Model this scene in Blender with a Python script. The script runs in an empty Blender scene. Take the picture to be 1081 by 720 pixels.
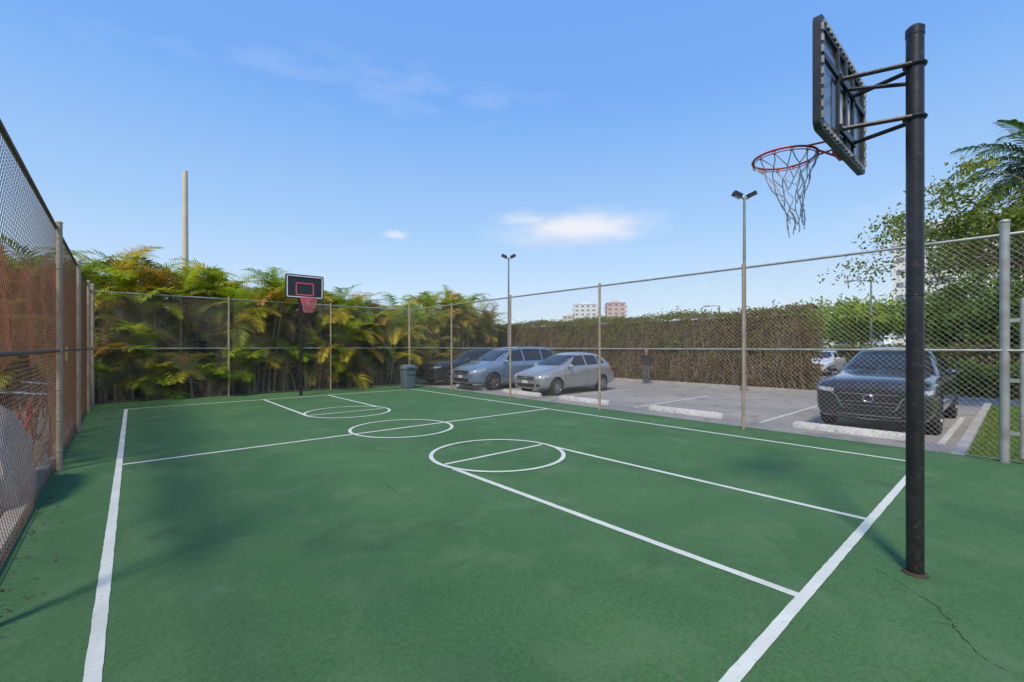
import bpy, bmesh, math, random, copy
import numpy as np
from mathutils import Vector, Matrix
from mathutils.bvhtree import BVHTree
random.seed(7)
rng = np.random.default_rng(7)
scene = bpy.context.scene
scene.view_settings.view_transform = 'Standard'
scene.view_settings.look = 'None'
scene.view_settings.exposure = 0
GZ = -0.19   # parking level relative to the court

# ------------------------------------------------------------------ materials
def new_mat(name):
    m = bpy.data.materials.new(name); m.use_nodes = True
    nt = m.node_tree
    return m, nt, nt.nodes['Principled BSDF']

def pm(name, c1, c2=None, scale=5.0, rough=0.6, metal=0.0, bump=0.0, bscale=None, coat=0.0, detail=6, spec=0.5, lo=0.35, hi=0.65, c3=None, s3=60.0):
    m, nt, b = new_mat(name)
    n, l = nt.nodes, nt.links
    b.inputs['Roughness'].default_value = rough
    b.inputs['Metallic'].default_value = metal
    b.inputs['Specular IOR Level'].default_value = spec
    b.inputs['Coat Weight'].default_value = coat
    b.inputs['Coat Roughness'].default_value = 0.04
    if c2 is None:
        c2 = tuple(x*0.85 for x in c1)
    tc = n.new('ShaderNodeTexCoord')
    no = n.new('ShaderNodeTexNoise'); no.inputs['Scale'].default_value = scale; no.inputs['Detail'].default_value = detail
    l.new(tc.outputs['Object'], no.inputs['Vector'])
    r = n.new('ShaderNodeValToRGB')
    r.color_ramp.elements[0].position = lo; r.color_ramp.elements[1].position = hi
    r.color_ramp.elements[0].color = (*c1, 1); r.color_ramp.elements[1].color = (*c2, 1)
    l.new(no.outputs['Fac'], r.inputs['Fac'])
    out = r.outputs['Color']
    if c3 is not None:
        n3 = n.new('ShaderNodeTexNoise'); n3.inputs['Scale'].default_value = s3; n3.inputs['Detail'].default_value = 4
        l.new(tc.outputs['Object'], n3.inputs['Vector'])
        r3 = n.new('ShaderNodeValToRGB'); r3.color_ramp.elements[0].position = 0.55; r3.color_ramp.elements[1].position = 0.75
        l.new(n3.outputs['Fac'], r3.inputs['Fac'])
        mx = n.new('ShaderNodeMix'); mx.data_type = 'RGBA'
        l.new(r3.outputs['Color'], mx.inputs[0]); l.new(out, mx.inputs[6]); mx.inputs[7].default_value = (*c3, 1)
        out = mx.outputs[2]
    l.new(out, b.inputs['Base Color'])
    if bump > 0:
        nb = n.new('ShaderNodeTexNoise'); nb.inputs['Scale'].default_value = bscale or scale*8; nb.inputs['Detail'].default_value = 5
        l.new(tc.outputs['Object'], nb.inputs['Vector'])
        bp = n.new('ShaderNodeBump'); bp.inputs['Strength'].default_value = bump; bp.inputs['Distance'].default_value = 0.02
        l.new(nb.outputs['Fac'], bp.inputs['Height']); l.new(bp.outputs['Normal'], b.inputs['Normal'])
    return m

def leaf_mat(name, trans=0.4, rough=0.55):
    m, nt, b = new_mat(name)
    n, l = nt.nodes, nt.links
    at = n.new('ShaderNodeAttribute'); at.attribute_name = 'Col'
    l.new(at.outputs['Color'], b.inputs['Base Color'])
    b.inputs['Roughness'].default_value = rough
    b.inputs['Specular IOR Level'].default_value = 0.3
    tr = n.new('ShaderNodeBsdfTranslucent')
    mc = n.new('ShaderNodeMix'); mc.data_type = 'RGBA'; mc.blend_type = 'MULTIPLY'; mc.inputs[0].default_value = 1
    l.new(at.outputs['Color'], mc.inputs[6]); mc.inputs[7].default_value = (1.5, 1.5, 0.7, 1)
    l.new(mc.outputs[2], tr.inputs['Color'])
    mx = n.new('ShaderNodeMixShader'); mx.inputs[0].default_value = trans
    l.new(b.outputs[0], mx.inputs[1]); l.new(tr.outputs[0], mx.inputs[2])
    l.new(mx.outputs[0], n['Material Output'].inputs['Surface'])
    return m

# ------------------------------------------------------------------ mesh helpers
def empty(name, loc=(0, 0, 0)):
    e = bpy.data.objects.new(name, None); e.location = loc
    e.empty_display_size = 0.3
    scene.collection.objects.link(e); return e

class MB:
    def __init__(s): s.v = []; s.f = []; s.m = []
    def add(s, vs, fs, mi=0):
        o = len(s.v); s.v.extend([tuple(a) for a in vs])
        for f in fs: s.f.append(tuple(o+i for i in f)); s.m.append(mi)
    def box(s, c, d, mi=0, rz=0.0, ry=0.0, rx=0.0):
        R = Matrix.Rotation(rz, 3, 'Z') @ Matrix.Rotation(ry, 3, 'Y') @ Matrix.Rotation(rx, 3, 'X')
        vs = []
        for x in (-.5, .5):
            for y in (-.5, .5):
                for z in (-.5, .5):
                    vs.append(Vector(c) + R @ Vector((x*d[0], y*d[1], z*d[2])))
        s.add(vs, [(0, 1, 3, 2), (4, 6, 7, 5), (0, 4, 5, 1), (2, 3, 7, 6), (0, 2, 6, 4), (1, 5, 7, 3)], mi)
    def path(s, pts, rad, mi=0, n=8, cap=True):
        pts = [Vector(p) for p in pts]
        if not hasattr(rad, '__len__'): rad = [rad]*len(pts)
        up = None; vs = []; fs = []
        for i, p in enumerate(pts):
            t = (pts[min(i+1, len(pts)-1)] - pts[max(i-1, 0)])
            if t.length < 1e-9: t = Vector((0, 0, 1))
            t.normalize()
            if up is None:
                up = Vector((0, 0, 1)) if abs(t.z) < 0.9 else Vector((1, 0, 0))
            a = (up - t*up.dot(t))
            if a.length < 1e-6: a = t.orthogonal()
            a.normalize(); up = a; b = t.cross(a)
            for k in range(n):
                th = 2*math.pi*k/n
                vs.append(p + (a*math.cos(th) + b*math.sin(th))*rad[i])
        for i in range(len(pts)-1):
            for k in range(n):
                k2 = (k+1) % n
                fs.append((i*n+k, i*n+k2, (i+1)*n+k2, (i+1)*n+k))
        if cap:
            fs.append(tuple(range(n))[::-1]); fs.append(tuple((len(pts)-1)*n+k for k in range(n)))
        s.add(vs, fs, mi)
    def tube(s, a, b, r, mi=0, n=8, r2=None):
        s.path([a, b], [r, r if r2 is None else r2], mi, n)
    def ring(s, c, R, r, mi=0, n=24, k=8, axis='Z'):
        vs = []; fs = []
        for i in range(n):
            th = 2*math.pi*i/n
            for j in range(k):
                ph = 2*math.pi*j/k
                rr = R + r*math.cos(ph); h = r*math.sin(ph)
                p = (rr*math.cos(th), rr*math.sin(th), h)
                if axis == 'Y': p = (p[0], p[2], p[1])
                if axis == 'X': p = (p[2], p[0], p[1])
                vs.append(Vector(c)+Vector(p))
        for i in range(n):
            for j in range(k):
                fs.append((i*k+j, ((i+1) % n)*k+j, ((i+1) % n)*k+(j+1) % k, i*k+(j+1) % k))
        s.add(vs, fs, mi)
    def sphere(s, c, r, mi=0, n=12, m=8):
        if not hasattr(r, '__len__'): r = (r, r, r)
        vs = []; fs = []
        for i in range(m+1):
            ph = math.pi*i/m
            for j in range(n):
                th = 2*math.pi*j/n
                vs.append((c[0]+r[0]*math.sin(ph)*math.cos(th), c[1]+r[1]*math.sin(ph)*math.sin(th), c[2]+r[2]*math.cos(ph)))
        for i in range(m):
            for j in range(n):
                fs.append((i*n+j, (i+1)*n+j, (i+1)*n+(j+1) % n, i*n+(j+1) % n))
        s.add(vs, fs, mi)
    def lathe(s, c, prof, mi=0, n=28, axis='Y'):
        vs = []; fs = []
        for (r, h) in prof:
            for j in range(n):
                th = 2*math.pi*j/n
                p = (r*math.cos(th), h, r*math.sin(th)) if axis == 'Y' else (r*math.cos(th), r*math.sin(th), h)
                vs.append((c[0]+p[0], c[1]+p[1], c[2]+p[2]))
        for i in range(len(prof)-1):
            for j in range(n):
                fs.append((i*n+j, (i+1)*n+j, (i+1)*n+(j+1) % n, i*n+(j+1) % n))
        s.add(vs, fs, mi)
    def obj(s, name, mats, parent=None, smooth=True, loc=None):
        me = bpy.data.meshes.new(name)
        me.from_pydata(s.v, [], s.f)
        for mt in mats: me.materials.append(mt)
        me.polygons.foreach_set('material_index', s.m)
        if smooth:
            me.polygons.foreach_set('use_smooth', [True]*len(s.f))
            me.set_sharp_from_angle(angle=math.radians(38))
        me.update()
        o = bpy.data.objects.new(name, me)
        scene.collection.objects.link(o)
        if parent: o.parent = parent
        if loc: o.location = loc
        return o

def quads_obj(name, Q, C, mat, parent=None):
    n = len(Q)
    me = bpy.data.meshes.new(name)
    me.vertices.add(n*4); me.vertices.foreach_set('co', Q.astype(np.float32).ravel())
    me.loops.add(n*4); me.loops.foreach_set('vertex_index', np.arange(n*4, dtype=np.int32))
    me.polygons.add(n); me.polygons.foreach_set('loop_start', np.arange(0, n*4, 4, dtype=np.int32))
    me.update(calc_edges=True)
    ca = me.color_attributes.new('Col', 'FLOAT_COLOR', 'CORNER')
    cc = np.ones((n, 4, 4), dtype=np.float32); cc[:, :, :3] = C[:, None, :]
    ca.data.foreach_set('color', cc.ravel())
    me.materials.append(mat)
    o = bpy.data.objects.new(name, me); scene.collection.objects.link(o)
    if parent:
        o.parent = parent
        o.matrix_parent_inverse = Matrix.Translation(-Vector(parent.location))
    return o

def rand_leaves(P, L, W, updown=0.0):
    n = len(P)
    a = rng.normal(size=(n, 3)); a[:, 2] -= updown; a /= np.linalg.norm(a, axis=1)[:, None]
    b = rng.normal(size=(n, 3)); b -= a*np.sum(a*b, axis=1)[:, None]; b /= np.linalg.norm(b, axis=1)[:, None]
    l = (L*rng.uniform(.6, 1.3, n))[:, None]; w = (W*rng.uniform(.6, 1.3, n))[:, None]
    return np.stack([P-a*l, P+b*w-a*l*.1, P+a*l, P-b*w-a*l*.1], axis=1)

def lerp_cols(cols, t):
    cols = np.array(cols); t = np.clip(t, 0, 0.9999)*(len(cols)-1)
    i = t.astype(int); f = (t-i)[:, None]
    return cols[i]*(1-f)+cols[i+1]*f

# ------------------------------------------------------------------ world / light
SUN_EL, SUN_AZ = math.radians(52), math.radians(-120)
w = bpy.data.worlds.new('World'); scene.world = w; w.use_nodes = True
nt = w.node_tree; n, l = nt.nodes, nt.links
bg = n['Background']; wo = n['World Output']
sky = n.new('ShaderNodeTexSky'); sky.sky_type = 'NISHITA'; sky.sun_disc = False
sky.sun_elevation = SUN_EL; sky.sun_rotation = SUN_AZ % (2*math.pi)
sky.air_density = 1.0; sky.dust_density = 0.3; sky.ozone_density = 2.0; sky.altitude = 0
l.new(sky.outputs[0], bg.inputs['Color']); bg.inputs['Strength'].default_value = 0.15
tcw = n.new('ShaderNodeTexCoord')
FPX = 471.0
BETA = math.radians(41.2)
dv = Vector((math.sin(BETA), math.cos(BETA), 0)); rv = Vector((math.cos(BETA), -math.sin(BETA), 0))
def math_node(op, a, b=None, clamp=False):
    q = n.new('ShaderNodeMath'); q.operation = op; q.use_clamp = clamp
    for i, x in enumerate((a, b)):
        if x is None: continue
        if isinstance(x, (int, float)): q.inputs[i].default_value = x
        else: l.new(x, q.inputs[i])
    return q.outputs[0]
sxyz = n.new('ShaderNodeSeparateXYZ'); l.new(tcw.outputs['Generated'], sxyz.inputs[0])
gr = n.new('ShaderNodeValToRGB'); e = gr.color_ramp.elements
e[0].position = 0.0; e[0].color = (.75, .87, .98, 1); e[1].position = 1.0; e[1].color = (.13, .32, .84, 1)
for p_, c_ in ((.10, (.61, .79, 1.0, 1)), (.26, (.39, .64, 1.0, 1)), (.48, (.20, .46, 1.0, 1))):
    q = e.new(p_); q.color = c_
l.new(sxyz.outputs['Z'], gr.inputs['Fac'])
bgb = n.new('ShaderNodeBackground'); l.new(gr.outputs['Color'], bgb.inputs['Color']); bgb.inputs['Strength'].default_value = 1.0
mb0 = n.new('ShaderNodeMixShader'); mb0.inputs[0].default_value = .84
l.new(bg.outputs[0], mb0.inputs[1]); l.new(bgb.outputs[0], mb0.inputs[2])
mp = n.new('ShaderNodeMapping'); mp.inputs['Scale'].default_value = (1, 1, 3.0)
l.new(tcw.outputs['Generated'], mp.inputs['Vector'])
cn = n.new('ShaderNodeTexNoise'); cn.inputs['Scale'].default_value = 11; cn.inputs['Detail'].default_value = 7; cn.inputs['Roughness'].default_value = .55
l.new(mp.outputs[0], cn.inputs['Vector'])
total = None
for (px, py, hw, hh, dens, amp, base_) in [(612, 240, 92, 20, .85, .8, 1.25), (560, 232, 50, 11, .6, 1.2, 1.1), (418, 248, 15, 6, .55, 1.2, .85), (400, 88, 230, 26, .10, 2.2, .9), (1010, 205, 150, 40, .10, 2.2, .9)]:
    t = (px-540)/FPX; vv = (366-py)/FPX
    D = (dv + rv*t + Vector((0, 0, vv))).normalized()
    H = Vector((D.y, -D.x, 0)).normalized(); U = H.cross(D).normalized()
    if U.z < 0: U = -U
    sc = 1/math.sqrt(1+t*t+vv*vv)
    outs = []
    for ax, ww in ((H, hw/FPX*sc), (U, hh/FPX*sc)):
        d = n.new('ShaderNodeVectorMath'); d.operation = 'DOT_PRODUCT'
        l.new(tcw.outputs['Generated'], d.inputs[0]); d.inputs[1].default_value = ax
        q = math_node('DIVIDE', d.outputs['Value'], ww); outs.append(math_node('MULTIPLY', q, q))
    rad = math_node('SQRT', math_node('ADD', outs[0], outs[1]))
    val = math_node('ADD', math_node('SUBTRACT', base_, rad), math_node('MULTIPLY', math_node('SUBTRACT', cn.outputs['Fac'], 0.5), amp*2))
    d = n.new('ShaderNodeVectorMath'); d.operation = 'DOT_PRODUCT'
    l.new(tcw.outputs['Generated'], d.inputs[0]); d.inputs[1].default_value = D
    side = math_node('GREATER_THAN', d.outputs['Value'], 0.3)
    env = math_node('MULTIPLY', math_node('SUBTRACT', 1.5, rad, True), side)
    val = math_node('MULTIPLY', math_node('MULTIPLY', math_node('MULTIPLY', val, 0.9, True), env, True), dens)
    total = val if total is None else math_node('MAXIMUM', total, val)
bg2 = n.new('ShaderNodeBackground'); bg2.inputs['Color'].default_value = (.96, .94, .96, 1); bg2.inputs['Strength'].default_value = .98
ms = n.new('ShaderNodeMixShader'); l.new(total, ms.inputs[0]); l.new(mb0.outputs[0], ms.inputs[1]); l.new(bg2.outputs[0], ms.inputs[2])
l.new(ms.outputs[0], wo.inputs['Surface'])

S = Vector((math.sin(SUN_AZ)*math.cos(SUN_EL), math.cos(SUN_AZ)*math.cos(SUN_EL), math.sin(SUN_EL)))
ld = bpy.data.lights.new('sun', 'SUN'); ld.energy = 3.5; ld.angle = math.radians(10.0); ld.color = (1, .88, .69)
lo = bpy.data.objects.new('sun', ld); scene.collection.objects.link(lo)
lo.rotation_euler = S.to_track_quat('Z', 'Y').to_euler()

cam = bpy.data.cameras.new('camera'); co = bpy.data.objects.new('camera', cam); scene.collection.objects.link(co)
co.location = (0, 0, 1.55); co.rotation_euler = (math.radians(90), 0, -BETA)
cam.sensor_width = 36; cam.lens = 36*FPX/1081; cam.shift_y = 6/1081; cam.clip_end = 3000; cam.clip_start = .05
scene.camera = co

# ------------------------------------------------------------------ common materials
M_galv = pm('galvanised', (.42, .42, .41), (.30, .29, .27), 6, .5, .4, bump=.1)
M_wire = pm('chainlink_wire', (.36, .35, .33), (.24, .22, .20), 3, .5, .3)
M_galv_tan = pm('galvanised_tan', (.42, .35, .25), (.33, .26, .18), 6, .6, .1, bump=.1)
M_rust = pm('rusty_wire', (.26, .14, .08), (.36, .24, .16), 8, .7, .1)
M_rustrail = pm('rusty_rail', (.10, .07, .055), (.16, .10, .07), 8, .7, .2)
M_black = pm('black_paint', (.012, .012, .014), (.022, .021, .022), 12, .38, 0, bump=.08, c3=(.06, .045, .035), s3=22)
M_blackpl = pm('black_plastic', (.015, .015, .016), (.03, .03, .03), 10, .45)
M_white = pm('white_plastic', (.75, .75, .74), (.65, .65, .64), 8, .5)
M_red = pm('red_rim_paint', (.50, .035, .025), (.36, .04, .03), 15, .45)
M_smoke = pm('smoked_panel', (.10, .11, .12), (.14, .15, .17), 6, .2)
nt = M_smoke.node_tree
_t = nt.nodes.new('ShaderNodeBsdfTransparent'); _t.inputs[0].default_value = (.85, .87, .9, 1); _m = nt.nodes.new('ShaderNodeMixShader'); _m.inputs[0].default_value = .55
nt.links.new(nt.nodes['Principled BSDF'].outputs[0], _m.inputs[1]); nt.links.new(_t.outputs[0], _m.inputs[2]); nt.links.new(_m.outputs[0], nt.nodes['Material Output'].inputs['Surface'])
M_pink = pm('pink_paint', (.75, .10, .17), (.6, .1, .16), 10, .5)
M_net = pm('net_cord', (.60, .61, .66), (.35, .36, .42), 40, .9)
M_netpink = pm('net_cord_pink', (.75, .22, .28), (.6, .15, .2), 40, .9)

# ------------------------------------------------------------------ ground
def sheet(name, pts, z, mat):
    mb = MB(); mb.add([(x, y, z) for x, y in pts], [tuple(range(len(pts)))])
    return mb.obj(name, [mat], smooth=False)

m_ground = pm('ground_dirt_grass', (.07, .09, .03), (.12, .11, .07), .25, .9, bump=.3, bscale=6)
sheet('ground', [(-900, -900), (900, -900), (900, 900), (-900, 900)], -.30, m_ground)

def slab(name, x0, x1, y0, y1, zt, zb, mat):
    mb = MB(); mb.box(((x0+x1)/2, (y0+y1)/2, (zt+zb)/2), (x1-x0, y1-y0, zt-zb)); return mb.obj(name, [mat], smooth=False)

m, nt, b = new_mat('green_court_paint'); n, l = nt.nodes, nt.links
tc = n.new('ShaderNodeTexCoord')
def noi(sc, det=6, rough=.55, vec=None, dist=0.0):
    q = n.new('ShaderNodeTexNoise'); q.inputs['Scale'].default_value = sc; q.inputs['Detail'].default_value = det; q.inputs['Roughness'].default_value = rough
    q.inputs['Distortion'].default_value = dist
    l.new(vec or tc.outputs['Object'], q.inputs['Vector']); return q.outputs['Fac']
def ramp(f, a, b_, ca=(0, 0, 0, 1), cb=(1, 1, 1, 1)):
    r = n.new('ShaderNodeValToRGB'); r.color_ramp.elements[0].position = a; r.color_ramp.elements[1].position = b_
    r.color_ramp.elements[0].color = ca; r.color_ramp.elements[1].color = cb
    l.new(f, r.inputs['Fac']); return r.outputs['Color']
def mul(f, k):
    q = n.new('ShaderNodeMath'); q.operation = 'MULTIPLY'; q.inputs[1].default_value = k; l.new(f, q.inputs[0]); return q.outputs[0]
def mix(f, a, b_, mode='MIX'):
    q = n.new('ShaderNodeMix'); q.data_type = 'RGBA'; q.blend_type = mode
    for i, x in ((0, f), (6, a), (7, b_)):
        if isinstance(x, (int, float)): q.inputs[i].default_value = x
        elif isinstance(x, tuple): q.inputs[i].default_value = x
        else: l.new(x, q.inputs[i])
    return q.outputs[2]
base = ramp(noi(.55, 8, .6), .3, .7, (.052, .140, .048, 1), (.080, .178, .066, 1))
fine = ramp(noi(38, 6, .7), .3, .75, (.66, .66, .66, 1), (1.28, 1.28, 1.28, 1))
colr = mix(1.0, base, fine, 'MULTIPLY')
colr = mix(mul(ramp(noi(1.7, 9, .68, dist=.6), .50, .78), .8), colr, (.120, .205, .098, 1))
colr = mix(mul(ramp(noi(.9, 10, .7, dist=1.2), .54, .74), .7), colr, (.034, .085, .032, 1))
colr = mix(mul(ramp(noi(6, 10, .8, dist=.4), .58, .74), .5), colr, (.15, .20, .12, 1))
colr = mix(mul(ramp(noi(14, 8, .8, dist=.3), .62, .72), .5), colr, (.036, .080, .032, 1))
colr = mix(mul(ramp(noi(95, 3, .6), .62, .72), .65), colr, (.022, .050, .021, 1))
l.new(colr, b.inputs['Base Color']); b.inputs['Roughness'].default_value = .8; b.inputs['Specular IOR Level'].default_value = .3
bp = n.new('ShaderNodeBump'); bp.inputs['Strength'].default_value = .6; bp.inputs['Distance'].default_value = .008
l.new(noi(120, 5, .7), bp.inputs['Height']); l.new(bp.outputs[0], b.inputs['Normal'])
M_court = m
slab('court_pavement', -.78, 9.05, -6, 16.62, 0.0, -.29, M_court)

m, nt, b = new_mat('court_line_paint'); n, l = nt.nodes, nt.links
tc = n.new('ShaderNodeTexCoord')
wear = mul(ramp(noi(28, 8, .75), .56, .72), .8)
tone = ramp(noi(2.5, 6), .3, .7, (.54, .57, .50, 1), (.68, .70, .64, 1))
l.new(mix(wear, tone, (.18, .31, .16, 1)), b.inputs['Base Color']); b.inputs['Roughness'].default_value = .75
M_line = m
mb = MB()
LW = .066
def line(x0, y0, x1, y1, wd=LW):
    a = Vector((x0, y0)); b_ = Vector((x1, y1)); d = b_-a; L = d.length; d.normalize(); p = Vector((-d.y, d.x))
    k = max(2, int(L/.07)); vs = []; fs = []
    for i in range(k+1):
        c = a+d*L*i/k
        vs.append((*(c+p*(wd/2+random.uniform(-.002, .002))), .004)); vs.append((*(c-p*(wd/2+random.uniform(-.002, .002))), .004))
    for i in range(k): fs.append((2*i, 2*i+1, 2*i+3, 2*i+2))
    mb.add(vs, fs)
def circ(cx, cy, r, wd=LW*.9, z=.004):
    k = 96; vs = []; fs = []
    for i in range(k):
        th = 2*math.pi*i/k
        for rr in (r-wd/2+random.uniform(-.002, .002), r+wd/2+random.uniform(-.002, .002)):
            vs.append((cx+rr*math.cos(th), cy+rr*math.sin(th), z))
    for i in range(k):
        j = (i+1) % k; fs.append((2*i, 2*i+1, 2*j+1, 2*j))
    mb.add(vs, fs)
h = LW/2
# the left sideline is painted slightly out of square with the court
lx0, lx1 = -.165, .085
line(lx0-.03, -3, lx1, 14.6-h); line(8.0, .89+h, 8.0, 14.6-h)
line(lx1-h, 14.6, 8+h, 14.6)
lxm = -.165+(.25)*(7.78/14.6)+h+.004
line(lxm, 7.78, 4.03-.97, 7.78); line(4.03-.91, 7.78, 4.03+.91, 7.78); line(4.03+.97, 7.78, 8-h, 7.78)
line(.3, .89, 8+h, .89)
line(3.17, .89+h, 3.17, 4.75); line(5.03, .89+h, 5.03, 4.85)
line(3.2, 5.0, 5.0, 5.0, .055)
line(3.13, 14.6-h, 3.13, 10.75); line(4.97, 14.6-h, 4.97, 10.75); line(3.16, 10.55, 4.94, 10.55, .055)
mb.obj('court_lines', [M_line], smooth=False)
mb = MB(); circ(4.1, 5.0, .95, z=.008); circ(4.03, 7.78, .94, z=.008); circ(4.06, 10.55, .95, z=.008)
mb.obj('court_circle_lines', [M_line], smooth=False)

M_crack = pm('crack_dark', (.015, .035, .016), (.028, .055, .024), 20, .95)
mb = MB()
def crack(pts, wd, jit=.03, seed=0):
    r = random.Random(seed); vs = []; fs = []; P = []
    for a, b_ in zip(pts[:-1], pts[1:]):
        k = max(2, int((Vector(b_)-Vector(a)).length/.03))
        for i in range(k): P.append(Vector(a).lerp(Vector(b_), i/k))
    off = 0
    for i, p in enumerate(P):
        off = off*.8 + r.uniform(-jit, jit)*.7
        d = (P[min(i+1, len(P)-1)]-P[max(i-1, 0)]).normalized(); q = Vector((-d.y, d.x)); c = p+q*off
        ww = wd*r.choice((.12, .3, .6, 1.0))*(.4+.6*math.sin(math.pi*i/len(P)))
        vs += [(*(c+q*ww), .002), (*(c-q*ww), .002)]
    for i in range(len(P)-1): fs.append((2*i, 2*i+1, 2*i+3, 2*i+2))
    mb.add(vs, fs)
def gp(px, py):
    z = FPX*1.55/(py-366); t = (px-540)/FPX; v = dv*z+rv*(t*z); return (v.x, v.y)
crack([gp(925, 600), gp(985, 640), gp(1030, 690), gp(1075, 716)], .005, .018, 1)
crack([gp(985, 655), gp(1020, 665)], .006, .015, 9)
crack([gp(385, 500), gp(410, 515), gp(436, 533)], .005, .02, 2)
crack([gp(690, 560), gp(640, 520), gp(650, 500)], .002, .02, 5)
mb.obj('court_crack', [M_crack], smooth=False)

m_asph = pm('old_asphalt', (.25, .235, .21), (.32, .30, .275), .35, .9, bump=.35, bscale=60, c3=(.15, .14, .13), s3=2.2)
slab('parking_lot_pavement', 9.06, 19.0, .72, 21.0, GZ, -.295, m_asph)
m_road = pm('road_asphalt', (.15, .145, .14), (.20, .19, .18), .3, .9, bump=.3, bscale=40)
slab('parking_lot_pavement', 19.2, 24.15, -3.0, 4.6, GZ-.004, -.296, m_asph)
slab('road', 24.3, 36, -80, 120, GZ, -.29, m_road)
m_conc = pm('concrete', (.42, .40, .36), (.33, .31, .28), 3, .85, bump=.2)
mb = MB(); mb.box((14.05, .64, -.18), (9.9, .14, .2)); mb.box((19.08, 12.9, -.15), (.14, 16.5, .2)); mb.box((14, 21.08, -.15), (9.7, .14, .2))
mb.box((24.24, 20, -.18), (.12, 120, .22)); mb.box((36.1, 20, -.18), (.14, 160, .22))
mb.obj('curb', [m_conc])
slab('side_yard_pavement', -7, -.8, -6, 16.6, -.035, -.291, pm('yard_concrete', (.20, .17, .13), (.28, .25, .21), 1.5, .9, bump=.3, bscale=30))
slab('palm_bed_mulch', -7, 9.0, 16.66, 26, -.04, -.292, pm('mulch', (.12, .07, .04), (.20, .13, .08), 6, .95, bump=.8, bscale=40))
m_lotpaint = pm('faded_white_paint', (.42, .41, .38), (.62, .61, .58), 9, .8)
mb = MB()
for yy in (.95, 3.95, 7.3, 10.5, 13.4, 16.5, 19.4):
    mb.add([(11.0, yy-.05, GZ+.004), (15.6, yy-.05, GZ+.004), (15.6, yy+.05, GZ+.004), (11.0, yy+.05, GZ+.004)], [(0, 1, 2, 3)])
mb.obj('parking_bay_lines', [m_lotpaint], smooth=False)
m_stop = pm('wheel_stop_white', (.70, .69, .65), (.55, .53, .49), 7, .8, bump=.15, c3=(.3, .28, .25), s3=12)
def wheel_stop(y, x=10.95, L=2.0):
    mb = MB(); pr = [(-.09, 0), (-.085, .06), (-.05, .13), (.05, .13), (.085, .06), (.09, 0)]
    ys = [-L/2, -L/2+.04, L/2-.04, L/2]; sc = [.75, 1, 1, .75]; vs = []; fs = []
    for yy, s_ in zip(ys, sc):
        for a, z in pr: vs.append((a*s_, yy, z*s_))
    k = len(pr)
    for i in range(3):
        for j in range(k): fs.append((i*k+j, i*k+(j+1) % k, (i+1)*k+(j+1) % k, (i+1)*k+j))
    fs += [tuple(range(k)), tuple(range(3*k, 4*k))[::-1]]
    mb.add(vs, fs)
    o = mb.obj('wheel_stop', [m_stop]); o.location = (x, y, GZ+.002)
    o.rotation_euler = (0, 0, random.uniform(-.03, .03))
for yy in (2.25, 5.75, 9.1, 12.0, 15.1): wheel_stop(yy)

slab('grass_verge', 9.06, 19.0, -12, .56, -.15, -.293, pm('grass_soil', (.07, .13, .025), (.12, .16, .04), 3, .95, bump=.5, bscale=50))
N = 26000
P = np.stack([rng.uniform(9.2, 19, N), rng.uniform(-2.2, .55, N), np.full(N, -.15)], axis=1)
hgt = rng.uniform(.03, .09, N)[:, None]; ln = rng.normal(0, .03, (N, 3)); ln[:, 2] = 0
sd = rng.normal(size=(N, 3)); sd[:, 2] = 0; sd /= np.linalg.norm(sd, axis=1)[:, None]; sd *= .007
T = P+ln+np.array([0, 0, 1])*hgt
Q = np.stack([P-sd, P+sd, T+sd*.2, T-sd*.2], axis=1)
M_leaf = leaf_mat('leaf', .4)
quads_obj('grass_blades', Q, lerp_cols([(.08, .17, .02), (.16, .26, .035), (.25, .26, .07)], rng.random(N)), M_leaf)
slab('grass_lawn', 36.2, 75, -60, 90, -.17, -.294, pm('lawn', (.06, .11, .03), (.11, .13, .05), .8, .95, bump=.4, bscale=20))

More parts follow.
